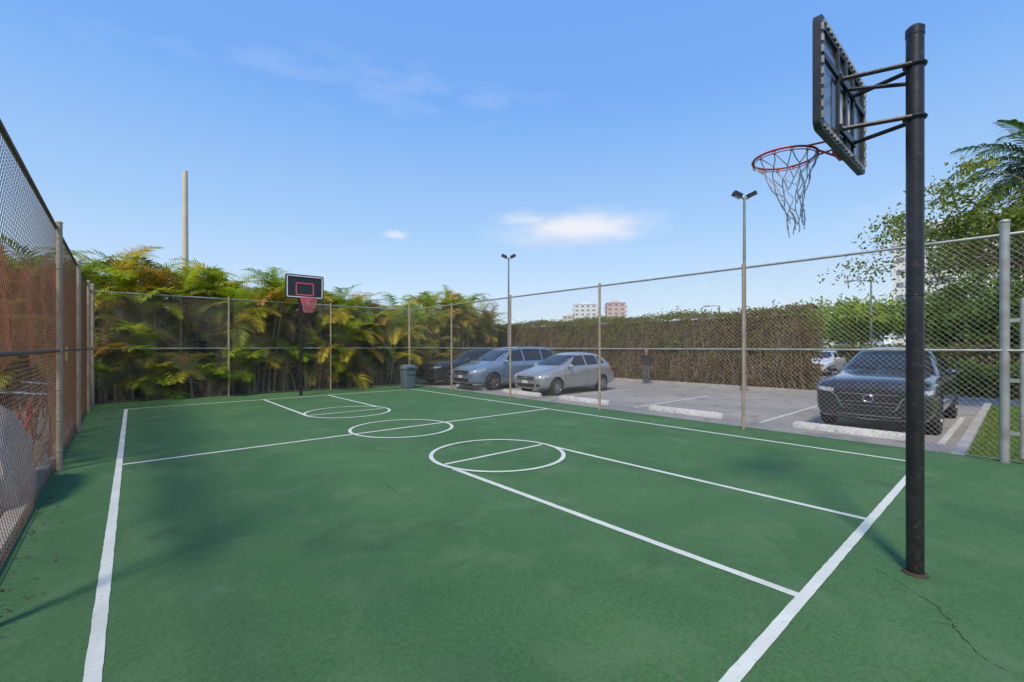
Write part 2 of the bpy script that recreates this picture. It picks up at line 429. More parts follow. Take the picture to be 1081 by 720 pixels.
# ------------------------------------------------------------------ chain link fences
def fence(name, a, b_, H, posts, mw, mpst, mrail, thick=(), prad=.03, wr=.0017, zb=.04, step=.078, midz=1.5):
    root = empty(name, (a[0], a[1], 0))
    A = Vector((a[0], a[1], 0)); B = Vector((b_[0], b_[1], 0)); d = (B-A); L = d.length; d.normalize(); nn = Vector((-d.y, d.x, 0))
    mb = MB(); hh = H-zb
    for fam in (1, -1):
        c = -hh
        while c < L+hh*2:
            if fam == 1: s0, z0, s1, z1 = c, zb, c+hh, H
            else: s0, z0, s1, z1 = c, zb, c-hh, H
            def at(s): return z0+(z1-z0)*(s-s0)/(s1-s0)
            sa, za, sb, zb2 = s0, z0, s1, z1
            lo_, hi_ = 0, L
            if min(sa, sb) < hi_ and max(sa, sb) > lo_:
                if sa < lo_: sa, za = lo_, at(lo_)
                if sb < lo_: sb, zb2 = lo_, at(lo_)
                if sa > hi_: sa, za = hi_, at(hi_)
                if sb > hi_: sb, zb2 = hi_, at(hi_)
                if abs(sa-sb) > .02:
                    o = nn*(.0018*fam)
                    p0 = d*sa+Vector((0, 0, za))+o; p1 = d*sb+Vector((0, 0, zb2))+o
                    k = max(1, int((p1-p0).length/.30))
                    mb.path([p0.lerp(p1, i/k) for i in range(k+1)], wr, 0, 3, False)
            c += step
    mb.obj('chain_link_mesh', [mw], root, smooth=False)
    mb = MB()
    for p in posts:
        r = prad*1.5 if p in thick else prad
        q = d*p; top = H+(.16 if p in thick else .05)
        mb.tube(q+Vector((0, 0, -.05))+nn*.035, q+Vector((0, 0, top))+nn*.035, r, 0, 12)
        mb.sphere(q+Vector((0, 0, top))+nn*.035, (r*1.15, r*1.15, r*.9), 0, 10, 6)
        for zz in np.arange(.25, H, .38):
            mb.ring(q+Vector((0, 0, zz))+nn*.035, r+.003, .004, 0, 12, 4)
    mb.obj('posts', [mpst], root)
    mb = MB()
    mb.tube(Vector((0, 0, H)), d*L+Vector((0, 0, H)), .021, 0, 8)
    if midz: mb.tube(Vector((0, 0, midz))+nn*.03, d*L+Vector((0, 0, midz))+nn*.03, .017, 0, 8)
    mb.tube(Vector((0, 0, zb)), d*L+Vector((0, 0, zb)), .004, 0, 5)
    mb.obj('rails', [mrail], root)
    return root
RX, FY, LX = 8.9, 16.5, -.62
fr = fence('chain_link_fence', (RX, -4.0), (RX, FY), 3.05, [7.47, 10.85, 14.2, 17.4, 20.5, .9], M_wire, M_galv_tan, M_galv, thick=(20.5,), wr=.0015)
mb = MB()
mb.tube((0, 4.15, -.05), (0, 4.15, 3.22), .05, 0, 14); mb.sphere((0, 4.15, 3.22), (.058, .058, .04), 0, 12, 6)
mb.tube((0, 3.99, .08), (0, 3.99, 2.19), .028, 0, 12); mb.tube((0, 2.85, .08), (0, 2.85, 2.19), .028, 0, 12)
mb.tube((0, 3.99, 2.17), (0, 2.85, 2.17), .024, 0, 10); mb.tube((0, 3.99, .1), (0, 2.85, .1), .024, 0, 10); mb.tube((0, 3.99, 1.2), (0, 2.85, 1.2), .02, 0, 10)
mb.tube((0, 2.7, -.05), (0, 2.7, 3.1), .04, 0, 12)
for zz in (.4, 1.1, 1.9): mb.box((0, 4.06, zz), (.03, .12, .05))
mb.obj('gate', [M_galv], fr)
fence('chain_link_fence', (RX-.1, FY), (LX+.05, FY), 3.05, [3.1, 6.25], M_wire, M_galv_tan, M_galv, wr=.0015)
fl = fence('chain_link_fence', (LX, FY), (LX, -3.0), 3.05, [0.0, 1.95, 5.2, 8.56, 12.8, 16.0], M_rust, M_galv_tan, M_rustrail, thick=(0.0,), wr=.0019)

# orange windscreen netting
m, nt, b = new_mat('orange_netting'); n, l = nt.nodes, nt.links
tc = n.new('ShaderNodeTexCoord')
cc = ramp(noi(2.2, 6, .6), .3, .7, (.60, .20, .08, 1), (.42, .14, .06, 1))
l.new(cc, b.inputs['Base Color']); b.inputs['Roughness'].default_value = .85
trn = n.new('ShaderNodeBsdfTransparent'); tl = n.new('ShaderNodeBsdfTranslucent'); l.new(cc, tl.inputs['Color'])
m1 = n.new('ShaderNodeMixShader'); m1.inputs[0].default_value = .5; l.new(b.outputs[0], m1.inputs[1]); l.new(tl.outputs[0], m1.inputs[2])
m2 = n.new('ShaderNodeMixShader'); l.new(m1.outputs[0], m2.inputs[1]); l.new(trn.outputs[0], m2.inputs[2])
hole = ramp(noi(4, 5, .7), .40, .62, (.30, .30, .30, 1), (.65, .65, .65, 1)); l.new(hole, m2.inputs[0])
l.new(m2.outputs[0], n['Material Output'].inputs['Surface'])
mb = MB(); ny, nz = 110, 14; vs = []; fs = []
for i in range(ny+1):
    y = 3.2+(16.3-3.2)*i/ny
    k = min(1, max(0, (y-7.9)/.3))
    z0 = (1.40+.08*math.sin(y*2.3)+.05*math.sin(y*7))*(1-k)+.12*k; z1 = (2.32+.06*math.sin(y*1.9)+.03*math.sin(y*9))*(1-k)+(2.75+.03*math.sin(y*3))*k
    for j in range(nz+1):
        z = z0+(z1-z0)*j/nz
        vs.append((LX-.08-.025*math.sin(y*5+z*2)-.02*math.sin(y*11+z*5)-.02, y, z))
for i in range(ny):
    for j in range(nz): fs.append((i*(nz+1)+j, (i+1)*(nz+1)+j, (i+1)*(nz+1)+j+1, i*(nz+1)+j+1))
mb.add(vs, fs); mb.obj('orange_windscreen_netting', [m])

# ------------------------------------------------------------------ basketball hoops
def rrect(wd, ht, r, k=5):
    out = []
    for cx, cz, a0 in ((wd/2-r, ht/2-r, 0), (-wd/2+r, ht/2-r, 90), (-wd/2+r, -ht/2+r, 180), (wd/2-r, -ht/2+r, 270)):
        for i in range(k+1):
            th = math.radians(a0+90*i/k); out.append((cx+r*math.cos(th), cz+r*math.sin(th)))
    return out
def hoop(x, y, sgn, polh, bw, bh, bzc, rimz, far=False, seed=1):
    root = empty('basketball_hoop', (x, y, 0)); r = random.Random(seed)
    mb = MB(); pr = .049
    mb.tube((0, 0, -.02), (0, 0, polh), pr, 0, 20)
    mb.lathe((0, 0, polh), [(pr+.003, -.05), (pr+.004, 0), (pr*.7, .02), (0.001, .026)], 0, 20, 'Z')
    mb.lathe((0, 0, 0), [(.072, .003), (.068, .010), (pr+.002, .016)], 1, 20, 'Z')
    mb.ring((0, 0, 1.9), pr, .004, 0, 20, 6)
    mb.obj('pole', [M_black, pm('rust_stain', (.07, .045, .03), (.03, .03, .02), 20, .9)], root)
    yb = sgn*.41
    mb = MB()
    for zz in (bzc+.10, rimz+.02):
        for sx in (-1, 1):
            mb.tube((sx*.045, 0, zz), (sx*.17, yb-sgn*.03, zz+.01), .016, 0, 8)
        mb.ring((0, 0, zz), pr+.006, .012, 0, 16, 6)
        mb.box((0, yb-sgn*.035, zz+.01), (.42, .02, .05))
    mb.tube((0, 0, bzc-.02), (0, yb-sgn*.03, bzc+.1), .014, 0, 8)
    mb.obj('support_arms', [M_black], root)
    mb = MB(); o = rrect(bw, bh, .06); i_ = rrect(bw-.15, bh-.15, .035); K = len(o); th = .022
    vs = [(a, yb-th, bzc+c) for a, c in o]+[(a, yb+th, bzc+c) for a, c in o]+[(a, yb-th, bzc+c) for a, c in i_]+[(a, yb+th, bzc+c) for a, c in i_]
    fs = []
    for k in range(K):
        q = (k+1) % K
        fs += [(k, q, K+q, K+k), (2*K+k, 3*K+k, 3*K+q, 2*K+q), (k, 2*K+k, 2*K+q, q), (K+k, K+q, 3*K+q, 3*K+k)]
    mb.add(vs, fs, 0)
    bk = yb-sgn*(th+.006)
    nrib = 15
    for k in range(nrib):
        xx = -bw/2+.09+(bw-.18)*k/(nrib-1)
        for zz in (bh/2-.035, -bh/2+.035): mb.box((xx, bk, bzc+zz), (.045, .012, .022), 1)
    for k in range(9):
        zz = -bh/2+.09+(bh-.18)*k/8
        for xx in (bw/2-.035, -bw/2+.035): mb.box((xx, bk, bzc+zz), (.022, .012, .045), 1)
    mb.box((0, yb-sgn*.02, bzc), (.05, .02, bh-.1), 0)
    for sx in (-1, 1): mb.box((sx*.21, yb-sgn*.02, bzc-.02), (.035, .02, bh-.1), 0)
    mb.box((0, yb-sgn*.021, bzc+.12), (bw-.1, .02, .04), 0)
    mb.obj('backboard_frame', [M_blackpl, pm('frame_light_grey', (.45, .45, .46), (.22, .22, .22), 9, .5)], root)  # small light grey blocks mark openings between the ribs on the frame's back
    mb = MB()
    mb.box((0, yb, bzc), (bw-.14, .014, bh-.14), 0)
    f = yb+sgn*.0095
    for (ww, hh, cz, mi, t) in ((bw-.19 if not far else bw-.10, bh-.19 if not far else bh-.10, 0, 1, .018 if not far else .03), (.5, .36, -.07, 2 if far else 1, .035)):
        ff_ = f if not (far and mi == 1) else yb+sgn*.0245
        mb.box((0, ff_, bzc+cz+hh/2), (ww, .004, t), mi); mb.box((0, ff_, bzc+cz-hh/2), (ww, .004, t), mi)
        for sx in (-1, 1): mb.box((sx*ww/2, ff_+sgn*.0002, bzc+cz), (t, .004, hh-t), mi)
    if not far:
        for sx in (-1, 1): mb.box((sx*.105, yb-sgn*.009, bzc-.10), (.14, .004, .30), 1)
    mb.obj('backboard_panel', [M_smoke if not far else M_blackpl, M_white, M_pink], root)
    mb = MB(); R = .2286; cy = yb+sgn*(.16+R)
    mb.ring((0, cy, rimz), R, .009, 0, 40, 8)
    for sx in (-1, 1): mb.tube((sx*.09, yb+sgn*.03, rimz-.0), (sx*.13, cy-sgn*R*.80, rimz), .008, 0, 6)
    mb.tube((0, yb+sgn*.03, rimz-.10), (0, cy-sgn*R, rimz-.005), .008, 0, 6)
    mb.box((0, yb+sgn*.03, rimz-.04), (.2, .02, .13), 0)
    mb.ring((0, cy, rimz-.022), R-.002, .004, 0, 40, 6)
    for k in range(12):
        th_ = 2*math.pi*k/12; mb.ring((R*math.cos(th_), cy+R*math.sin(th_), rimz-.02), .012, .003, 0, 8, 4, 'X')
    mb.obj('rim', [M_red if not far else M_pink], root)
    mb = MB(); rows = 6; K = 12
    lean = Vector((.05, -.03, 0)) if not far else Vector((0, 0, 0))
    def npnt(k, rw):
        u = rw/rows; rr = R*(1-u*.48) if far else R*(1-.80*u**.6)
        th_ = 2*math.pi*(k+.5*(rw % 2))/K
        drop = (.42 if far else .50)*u + (0 if far else .04*math.sin(k*2.1)*u)
        rs = random.Random(k*31+rw*7+seed)
        jj = 0 if far or rw == 0 else .015
        return Vector((rr*math.cos(th_)+rs.uniform(-jj, jj), cy+rr*math.sin(th_)+rs.uniform(-jj, jj), rimz-.02-drop+rs.uniform(-jj, jj)))+lean*u*2
    for rw in range(rows):
        for k in range(K):
            for tgt in ((k % K), ((k-1) % K)) if rw % 2 == 0 else ((k % K), ((k+1) % K)):
                if not far and r.random() < (.12+.05*rw): continue
                a = npnt(k, rw); b2 = npnt(tgt, rw+1)
                mid = (a+b2)/2+Vector((r.uniform(-.01, .01), r.uniform(-.01, .01), -.008))
                mb.path([a, mid, b2], .0042 if not far else .007, 0, 5, False)
    if not far:
        for k in range(5):
            a = npnt(k*2 % K, 5); p = a.copy(); pts = [p.copy()]
            for q in range(5):
                p += Vector((r.uniform(-.012, .012), r.uniform(-.012, .012), -.035)); pts.append(p.copy())
            mb.path(pts, .0045, 0, 5, False)
    mb.obj('net', [M_netpink if far else M_net], root)
    return root
hoop(4.08, .48, 1, 3.72, 1.28, .76, 3.37, 3.09)
hoop(4.28, 15.05, -1, 3.60, 1.12, .74, 3.40, 3.02, far=True, seed=4)

# ------------------------------------------------------------------ rubbish bin
root = empty('trash_can', (8.05, 15.1, 0))
mb = MB(); m_bin = pm('bin_blue_grey', (.09, .13, .15), (.12, .15, .17), 5, .6)
lv = [(.40, .01), (.41, .05), (.46, .70), (.50, .71), (.50, .76), (.47, .77), (.44, .84), (.30, .88)]
vs = []; fs = []
for wd, z in lv: vs += [(a, c, z) for a, c in rrect(wd, wd, .06, 4)]
K = 20
for i in range(len(lv)-1):
    for j in range(K): fs.append((i*K+j, i*K+(j+1) % K, (i+1)*K+(j+1) % K, (i+1)*K+j))
fs.append(tuple(range((len(lv)-1)*K, len(lv)*K)))
mb.add(vs, fs)
mb.box((0, -.235, .55), (.26, .02, .05)); mb.tube((-.15, -.27, .78), (.15, -.27, .78), .014)
mb.obj('bin_body', [m_bin], root)
# ------------------------------------------------------------------ cars
M_tyre = pm('tyre_rubber', (.018, .018, .018), (.03, .03, .03), 20, .85)
M_well = pm('wheel_well', (.008, .008, .008), None, 5, .9)
M_rim = pm('alloy', (.45, .46, .48), (.38, .38, .40), 10, .3, .8)
M_rimd = pm('alloy_dark', (.10, .10, .11), (.07, .07, .08), 10, .35, .7)
M_glass = pm('car_glass', (.012, .016, .018), (.02, .025, .028), 3, .04, 0, spec=.6)
M_chrome = pm('chrome', (.7, .7, .72), (.6, .6, .62), 8, .12, 1.0)
M_trim = pm('car_black_trim', (.012, .012, .013), (.02, .02, .02), 20, .5)
M_lamp = pm('headlamp_lens', (.62, .64, .66), (.35, .37, .40), 14, .08, .3, coat=1)
M_tail = pm('tail_lamp', (.35, .01, .01), (.25, .01, .01), 10, .15, coat=1)
M_plate = pm('plate', (.7, .7, .68), (.55, .6, .55), 30, .5)
M_grille = pm('grille_mesh', (.008, .008, .009), (.03, .03, .032), 70, .35)
M_seam = pm('panel_gap', (.01, .01, .01), None, 5, .9)
def paint(name, c, c2, metal=.5):
    return pm(name, c, c2, 1.5, .32, metal, coat=1.0)

def car(name, X0, Yc, st, paintm, spec):
    L = st[-1][0]
    root = empty(name, (X0, Yc, GZ+.003))
    rings = []
    for (x, zb, zs, zt, ws, wt) in st:
        hp = [(0, zb), (ws*.80, zb), (ws*.965, zb+.09), (ws, zb+(zs-zb)*.55), (ws*.985, zs-.07), (ws*.935, zs), (wt, zt-.045), (wt*.72, zt), (0, zt+.012)]
        ring = [(x, -a, c) for a, c in hp]+[(x, a, c) for a, c in hp[-2:0:-1]]
        rings.append(ring)
    K = len(rings[0]); vs = [p for r_ in rings for p in r_]; fs = []
    for i in range(len(rings)-1):
        for j in range(K): fs.append((i*K+j, (i+1)*K+j, (i+1)*K+(j+1) % K, i*K+(j+1) % K))
    fs.append(tuple(range(K))); fs.append(tuple(range((len(rings)-1)*K, len(rings)*K))[::-1])
    me = bpy.data.meshes.new('tmp'); me.from_pydata(vs, [], fs)
    bm = bmesh.new(); bm.from_mesh(me); bmesh.ops.recalc_face_normals(bm, faces=bm.faces); bm.to_mesh(me); bm.free()
    me.materials.append(paintm); me.materials.append(M_well); me.materials.append(M_trim)
    ob = bpy.data.objects.new('body', me); scene.collection.objects.link(ob)
    ss = ob.modifiers.new('s', 'SUBSURF'); ss.levels = ss.render_levels = spec.get('sub', 2)
    dg = bpy.context.evaluated_depsgraph_get()
    me_s = bpy.data.meshes.new_from_object(ob.evaluated_get(dg))
    ob.modifiers.clear(); ob.data = me_s
    bvh = BVHTree.FromPolygons([v.co.copy() for v in me_s.vertices], [tuple(p.vertices) for p in me_s.polygons])
    R = spec['R']; W = spec['W']; cut = []
    for wx in spec['wx']:
        for sg in (-1, 1):
            vv = []; k = 40; ra = R+spec.get('gap', .055)
            for yy in (sg*(W-.30), sg*(W+.3)):
                for q in range(k):
                    th = 2*math.pi*q/k; vv.append((wx+ra*math.cos(th), yy, R+.01+ra*math.sin(th)))
            ff = [tuple(range(k)), tuple(range(k, 2*k))]+[(q, (q+1) % k, k+(q+1) % k, k+q) for q in range(k)]
            cm = bpy.data.meshes.new('c'); cm.from_pydata(vv, [], ff)
            bm = bmesh.new(); bm.from_mesh(cm); bmesh.ops.recalc_face_normals(bm, faces=bm.faces); bm.to_mesh(cm); bm.free()
            cm.materials.append(M_well)
            cobj = bpy.data.objects.new('c', cm); scene.collection.objects.link(cobj); cut.append(cobj)
            bo = ob.modifiers.new('b', 'BOOLEAN'); bo.operation = 'DIFFERENCE'; bo.object = cobj; bo.solver = 'EXACT'
            try: bo.material_mode = 'TRANSFER'
            except Exception: pass
    dg = bpy.context.evaluated_depsgraph_get()
    me_f = bpy.data.meshes.new_from_object(ob.evaluated_get(dg))
    ob.modifiers.clear(); ob.data = me_f
    for c in cut: bpy.data.objects.remove(c)
    names = [mm.name if mm else '' for mm in me_f.materials]
    if M_trim.name not in names: me_f.materials.append(M_trim); names.append(M_trim.name)
    ti = names.index(M_trim.name); clad = spec.get('clad', .27)
    for p in me_f.polygons:
        p.use_smooth = True
        if p.center.z < clad and p.material_index == 0: p.material_index = ti
    me_f.set_sharp_from_angle(angle=math.radians(40))
    ob.parent = root
    def pj(a, b2, mode, off):
        if mode == 'F':
            h_ = bvh.ray_cast(Vector((-2, a, b2)), Vector((1, 0, 0)))
            if h_[0] is None: return Vector((0.3, a, b2))
            nn = h_[1]; nn = nn if nn.x < 0 else -nn; return h_[0]+nn*off
        if mode == 'B':
            h_ = bvh.ray_cast(Vector((L+2, a, b2)), Vector((-1, 0, 0)))
            if h_[0] is None: return Vector((L, a, b2))
            nn = h_[1]; nn = nn if nn.x > 0 else -nn; return h_[0]+nn*off
        if mode == 'T':
            h_ = bvh.ray_cast(Vector((a, b2, 4)), Vector((0, 0, -1)))
            if h_[0] is None: return Vector((a, b2, 1))
            return h_[0]+Vector((0, 0, 1))*off
        sg = -1 if mode == 'N' else 1
        h_ = bvh.ray_cast(Vector((a, sg*3, b2)), Vector((0, -sg, 0)))
        if h_[0] is None: return Vector((a, sg*W, b2))
        nn = h_[1]; nn = nn if nn.y*sg > 0 else -nn; return h_[0]+nn*off
    mb = MB()
    def patch(c4, mode, mi, off=.006, n_=10, m_=6):
        c = [Vector(q) for q in c4]; vs = []; fs = []
        for i in range(n_+1):
            for j in range(m_+1):
                u, v = i/n_, j/m_
                p = (c[0]*(1-u)+c[1]*u)*(1-v)+(c[3]*(1-u)+c[2]*u)*v
                vs.append(pj(p.x, p.y, mode, off))
        for i in range(n_):
            for j in range(m_): fs.append((i*(m_+1)+j, (i+1)*(m_+1)+j, (i+1)*(m_+1)+j+1, i*(m_+1)+j+1))
        mb.add(vs, fs, mi)
    def stroke(pts, wd, mode, mi, off=.009, step=.05):
        P = []
        for a, b2 in zip(pts[:-1], pts[1:]):
            a, b2 = Vector(a), Vector(b2); k = max(1, int((b2-a).length/step))
            P += [a.lerp(b2, i/k) for i in range(k)]
        P.append(Vector(pts[-1])); vs = []; fs = []
        for i, p in enumerate(P):
            d = (P[min(i+1, len(P)-1)]-P[max(i-1, 0)]).normalized(); q = Vector((-d.y, d.x))*wd/2
            vs += [pj(*(p+q), mode, off), pj(*(p-q), mode, off)]
        for i in range(len(P)-1): fs.append((2*i, 2*i+1, 2*i+3, 2*i+2))
        mb.add(vs, fs, mi)
    G, C, T_, LP, TL, PL, GR, SM, PT = range(9)
    mats = [M_glass, M_chrome, M_trim, M_lamp, M_tail, M_plate, M_grille, M_seam, paintm]
    yb2, zb2_, yt2, zt2 = spec['ws']
    patch([(-yb2, zb2_), (yb2, zb2_), (yt2, zt2), (-yt2, zt2)], 'F', G, .005, 18, 10)
    yb2, zb2_, yt2, zt2 = spec['rw']
    patch([(-yb2, zb2_), (yb2, zb2_), (yt2, zt2), (-yt2, zt2)], 'B', G, .005, 14, 8)
    for mode in 'NP':
        for wq in spec['win']: patch(wq, mode, G, .005, 12, 6)
        for sq in spec['seams']: stroke(sq, .012, mode, SM, .004)
        for sq in spec.get('chrome_side', []): stroke(sq, .022, mode, C, .009)
        for (hx, hz) in spec['handles']:
            p = pj(hx, hz, mode, .02)
            mb.box(p, (.19, .025, .028), C if spec.get('chromeh') else PT)
        for wq in spec.get('hl_side', []): patch(wq, mode, LP, .006, 6, 4)
        for wq in spec.get('tl_side', []): patch(wq, mode, TL, .006, 6, 4)
        sg = -1 if mode == 'N' else 1
        mx_, mz_ = spec['mirror']
        mb.sphere((mx_, sg*(W+.07), mz_), (.09, .115, .075), PT, 12, 8)
        mb.box((mx_+.04, sg*(W-.03), mz_-.05), (.06, .14, .03), T_)
    for q in spec['front']:
        kind, pts, mi = q[0], q[1], q[2]
        num = q[3] if len(q) > 3 and not isinstance(q[3], str) else None
        for mir in (1, -1):
            pp = [(a*mir, b2) for a, b2 in pts]
            if kind == 'P': patch(pp, 'F', mi, num or .007)
            elif kind == 'S': stroke(pp, num or .02, 'F', mi, .013)
            if q[-1] == 'once': break
    for q in spec.get('back', []): patch(q[0], 'B', q[1], .007)
    for mir in (1, -1):
        stroke([(a, b2*mir) for a, b2 in spec['hood']], .012, 'T', SM, .004)
    for yy in (-.45, .12):
        p0 = pj(yy, spec['ws'][1]+.01, 'F', .02); p1 = pj(yy+.5, spec['ws'][1]+.06, 'F', .02)
        mb.tube(p0, p1, .008, T_, 5)
    if spec.get('rails'):
        x0, x1, yy = spec['rails']
        for sg in (-1, 1):
            pts = []
            for i in range(9):
                xx = x0+(x1-x0)*i/8; p = pj(xx, sg*yy, 'T', 0); pts.append(p+Vector((0, 0, 0 if i in (0, 8) else .045)))
            mb.path(pts, .014, C if spec.get('railc') else T_, 6)
    mb.obj('details', mats, root)
    mb = MB()
    for (y0, y1, z) in spec.get('slats', []):
        pts = [pj(y0+(y1-y0)*i/12, z, 'F', .016) for i in range(13)]
        mb.path(pts, .007, 0, 5)
    for (yy, zz, rx_, rz_) in spec.get('badge', []):
        pts = []
        for i in range(25):
            th = 2*math.pi*i/24; pts.append(pj(yy+rx_*math.cos(th), zz+rz_*math.sin(th), 'F', .022))
        mb.path(pts, .008, 0, 6)
    if mb.v: mb.obj('grille_bars', [M_chrome], root)
    rm = M_rimd if spec.get('darkrim') else M_rim
    for wx in spec['wx']:
        for sg in (-1, 1):
            mb = MB(); c = (wx, sg*(W-.115), R); tw = .105; rr = R*.68
            mb.lathe(c, [(rr*.98, -tw), (R*.93, -tw), (R*.99, -tw*.75), (R, -tw*.3), (R, tw*.3), (R*.99, tw*.75), (R*.93, tw), (rr*.98, tw)], 0, 36)
            o = sg*tw
            mb.lathe(c, [(rr, o*.98), (rr*.93, o*.98), (rr*.90, o*.5), (rr*.88, -o*.5)], 1, 36)
            mb.lathe(c, [(rr*.86, o*.15), (.001, o*.15)], 2, 24)
            for q in range(spec.get('spk', 7)):
                th = 2*math.pi*q/spec.get('spk', 7)+.3
                ax = Vector((math.cos(th), 0, math.sin(th)))
                p0 = Vector(c)+ax*.03+Vector((0, o*.72, 0)); p1 = Vector(c)+ax*rr*.93+Vector((0, o*.88, 0))
                tx = Vector((-math.sin(th), 0, math.cos(th)))
                w0, w1 = .030, .022
                vs = [p0+tx*w0, p0-tx*w0, p1-tx*w1, p1+tx*w1]; vs += [v-Vector((0, o*.35, 0)) for v in vs]
                mb.add(vs, [(0, 1, 2, 3), (4, 7, 6, 5), (0, 3, 7, 4), (1, 5, 6, 2)], 1)
            mb.lathe(c, [(.05, o*.55), (.05, o*.82), (.001, o*.84)], 1, 16)
            mb.obj('wheel', [M_tyre, rm, M_well], root)
    return root

G, C, T_, LP, TL, PL, GR, SM, PT = range(9)
suv = [(0.00, .34, .82, .90, .74, .60), (0.04, .27, .94, 1.02, .87, .74), (0.22, .22, 1.01, 1.09, .955, .80), (0.8, .21, 1.05, 1.14, .985, .82),
       (1.45, .21, 1.08, 1.18, .985, .82), (1.62, .21, 1.09, 1.23, .985, .78), (2.35, .21, 1.10, 1.65, .985, .68), (2.9, .21, 1.11, 1.73, .985, .68),
       (3.9, .21, 1.13, 1.725, .985, .66), (4.60, .22, 1.15, 1.64, .97, .62), (4.93, .26, 1.13, 1.32, .93, .64), (5.08, .32, 1.0, 1.08, .88, .6), (5.10, .42, .85, .9, .8, .5)]
suv_spec = dict(sub=3, R=.385, W=.985, wx=(.98, 4.08), clad=.33, gap=.05, darkrim=True, spk=10,
    ws=(.80, 1.22, .62, 1.61), rw=(.66, 1.22, .55, 1.55),
    win=[[(1.98, 1.17), (2.92, 1.18), (2.92, 1.60), (2.50, 1.585)], [(3.0, 1.18), (3.86, 1.2), (3.84, 1.60), (3.0, 1.605)], [(3.93, 1.205), (4.55, 1.24), (4.38, 1.54), (3.92, 1.59)]],
    seams=[[(1.50, .38), (1.56, .8), (1.56, 1.08)], [(2.95, .36), (2.95, 1.12)], [(3.72, .80), (3.92, 1.0), (3.92, 1.14)]],
    chrome_side=[[(1.85, 1.145), (4.6, 1.20)]],
    handles=[(2.72, .98), (3.7, 1.0)], chromeh=True, hl_side=[[(.08, .82), (.42, .87), (.44, .93), (.08, .90)]], tl_side=[[(4.85, .95), (5.05, .93), (5.05, 1.05), (4.85, 1.08)]],
    mirror=(1.92, 1.20),
    front=[('P', [(-.40, .50), (.40, .50), (.53, .86), (-.53, .86)], GR, 'once'),
           ('S', [(-.62, .80), (-.52, .72), (-.42, .50), (0, .465), (.42, .50), (.52, .72), (.62, .80)], C, .034, 'once'),
           ('P', [(.58, .795), (.84, .83), (.86, .905), (.56, .875)], LP),
           ('S', [(.56, .885), (.86, .915)], T_, .012),
           ('P', [(.60, .40), (.82, .46), (.84, .62), (.66, .56)], T_),
           ('P', [(-.60, .315), (.60, .315), (.55, .42), (-.55, .42)], GR, 'once'),
           ('S', [(-.5, .37), (.5, .37)], C, .012, 'once'),
           ('S', [(-.74, .33), (0, .30), (.74, .33)], C, .018, 'once')],
    slats=[(-.42, .42, .56), (-.45, .45, .635), (-.48, .48, .79)], badge=[(0, .71, .085, .065)],
    hood=[(.12, .60), (.7, .70), (1.5, .78)], rails=(2.6, 4.4, .60), railc=True,
    back=[([(-.35, .65), (.35, .65), (.35, .8), (-.35, .8)], PL)])
M_navy = paint('suv_dark_grey_paint', (.026, .030, .038), (.032, .037, .046), .4)
M_silver = paint('silver_paint', (.36, .36, .34), (.40, .40, .38), .5)
M_bluegrey = paint('blue_grey_paint', (.20, .28, .37), (.24, .32, .41), .45)
M_charc = paint('charcoal_paint', (.025, .026, .03), (.03, .032, .035), .4)
car('parked_suv', 11.2, 2.02, suv, M_navy, suv_spec)

hb = [(0, .32, .62, .67, .58, .45), (0.05, .24, .71, .77, .72, .58), (0.32, .20, .81, .87, .81, .68), (0.85, .18, .89, .98, .84, .69), (1.05, .18, .92, 1.04, .845, .67),
      (1.90, .18, .97, 1.45, .845, .56), (2.45, .18, .98, 1.53, .845, .57), (3.2, .18, 1.0, 1.51, .845, .56), (3.8, .2, 1.0, 1.40, .83, .53), (4.12, .24, .98, 1.12, .80, .55), (4.26, .3, .85, .95, .76, .5), (4.3, .4, .75, .8, .7, .45)]
hb_spec = dict(sub=2, R=.305, W=.845, wx=(.80, 3.40), clad=.22, gap=.045, spk=7,
    ws=(.66, 1.05, .52, 1.41), rw=(.5, 1.1, .45, 1.35),
    win=[[(1.55, 1.03), (2.42, 1.04), (2.42, 1.41), (2.02, 1.39)], [(2.5, 1.04), (3.2, 1.06), (3.17, 1.395), (2.5, 1.415)], [(3.27, 1.07), (3.65, 1.1), (3.45, 1.34), (3.26, 1.38)]],
    seams=[[(1.18, .3), (1.22, .7), (1.22, .93)], [(2.46, .28), (2.46, .98)], [(3.05, .62), (3.22, .8), (3.22, 1.0)]],
    handles=[(2.28, .86), (3.08, .88)], hl_side=[[(.12, .60), (.50, .70), (.56, .80), (.15, .72)]], tl_side=[[(3.98, .78), (4.2, .76), (4.15, 1.0), (3.95, 1.05)]],
    mirror=(1.42, 1.03),
    front=[('P', [(-.40, .56), (.40, .56), (.44, .66), (-.44, .66)], GR, 'once'), ('S', [(-.46, .665), (0, .655), (.46, .665)], C, .03, 'once'), ('S', [(-.12, .55), (-.16, .66)], C, .02),
           ('P', [(.48, .57), (.72, .62), (.74, .735), (.50, .69)], LP),
           ('P', [(-.42, .30), (.42, .30), (.46, .43), (-.46, .43)], GR, 'once'), ('P', [(.54, .34), (.66, .35), (.66, .43), (.54, .42)], T_),
           ('P', [(-.15, .44), (.15, .44), (.15, .54), (-.15, .54)], PL, .02, 'once')],
    slats=[(-.4, .4, .61)], badge=[(0, .61, .05, .045)],
    hood=[(.1, .50), (.6, .60), (1.1, .66)], back=[])
car('parked_hatchback', 10.85, 11.68, hb, M_silver, hb_spec)

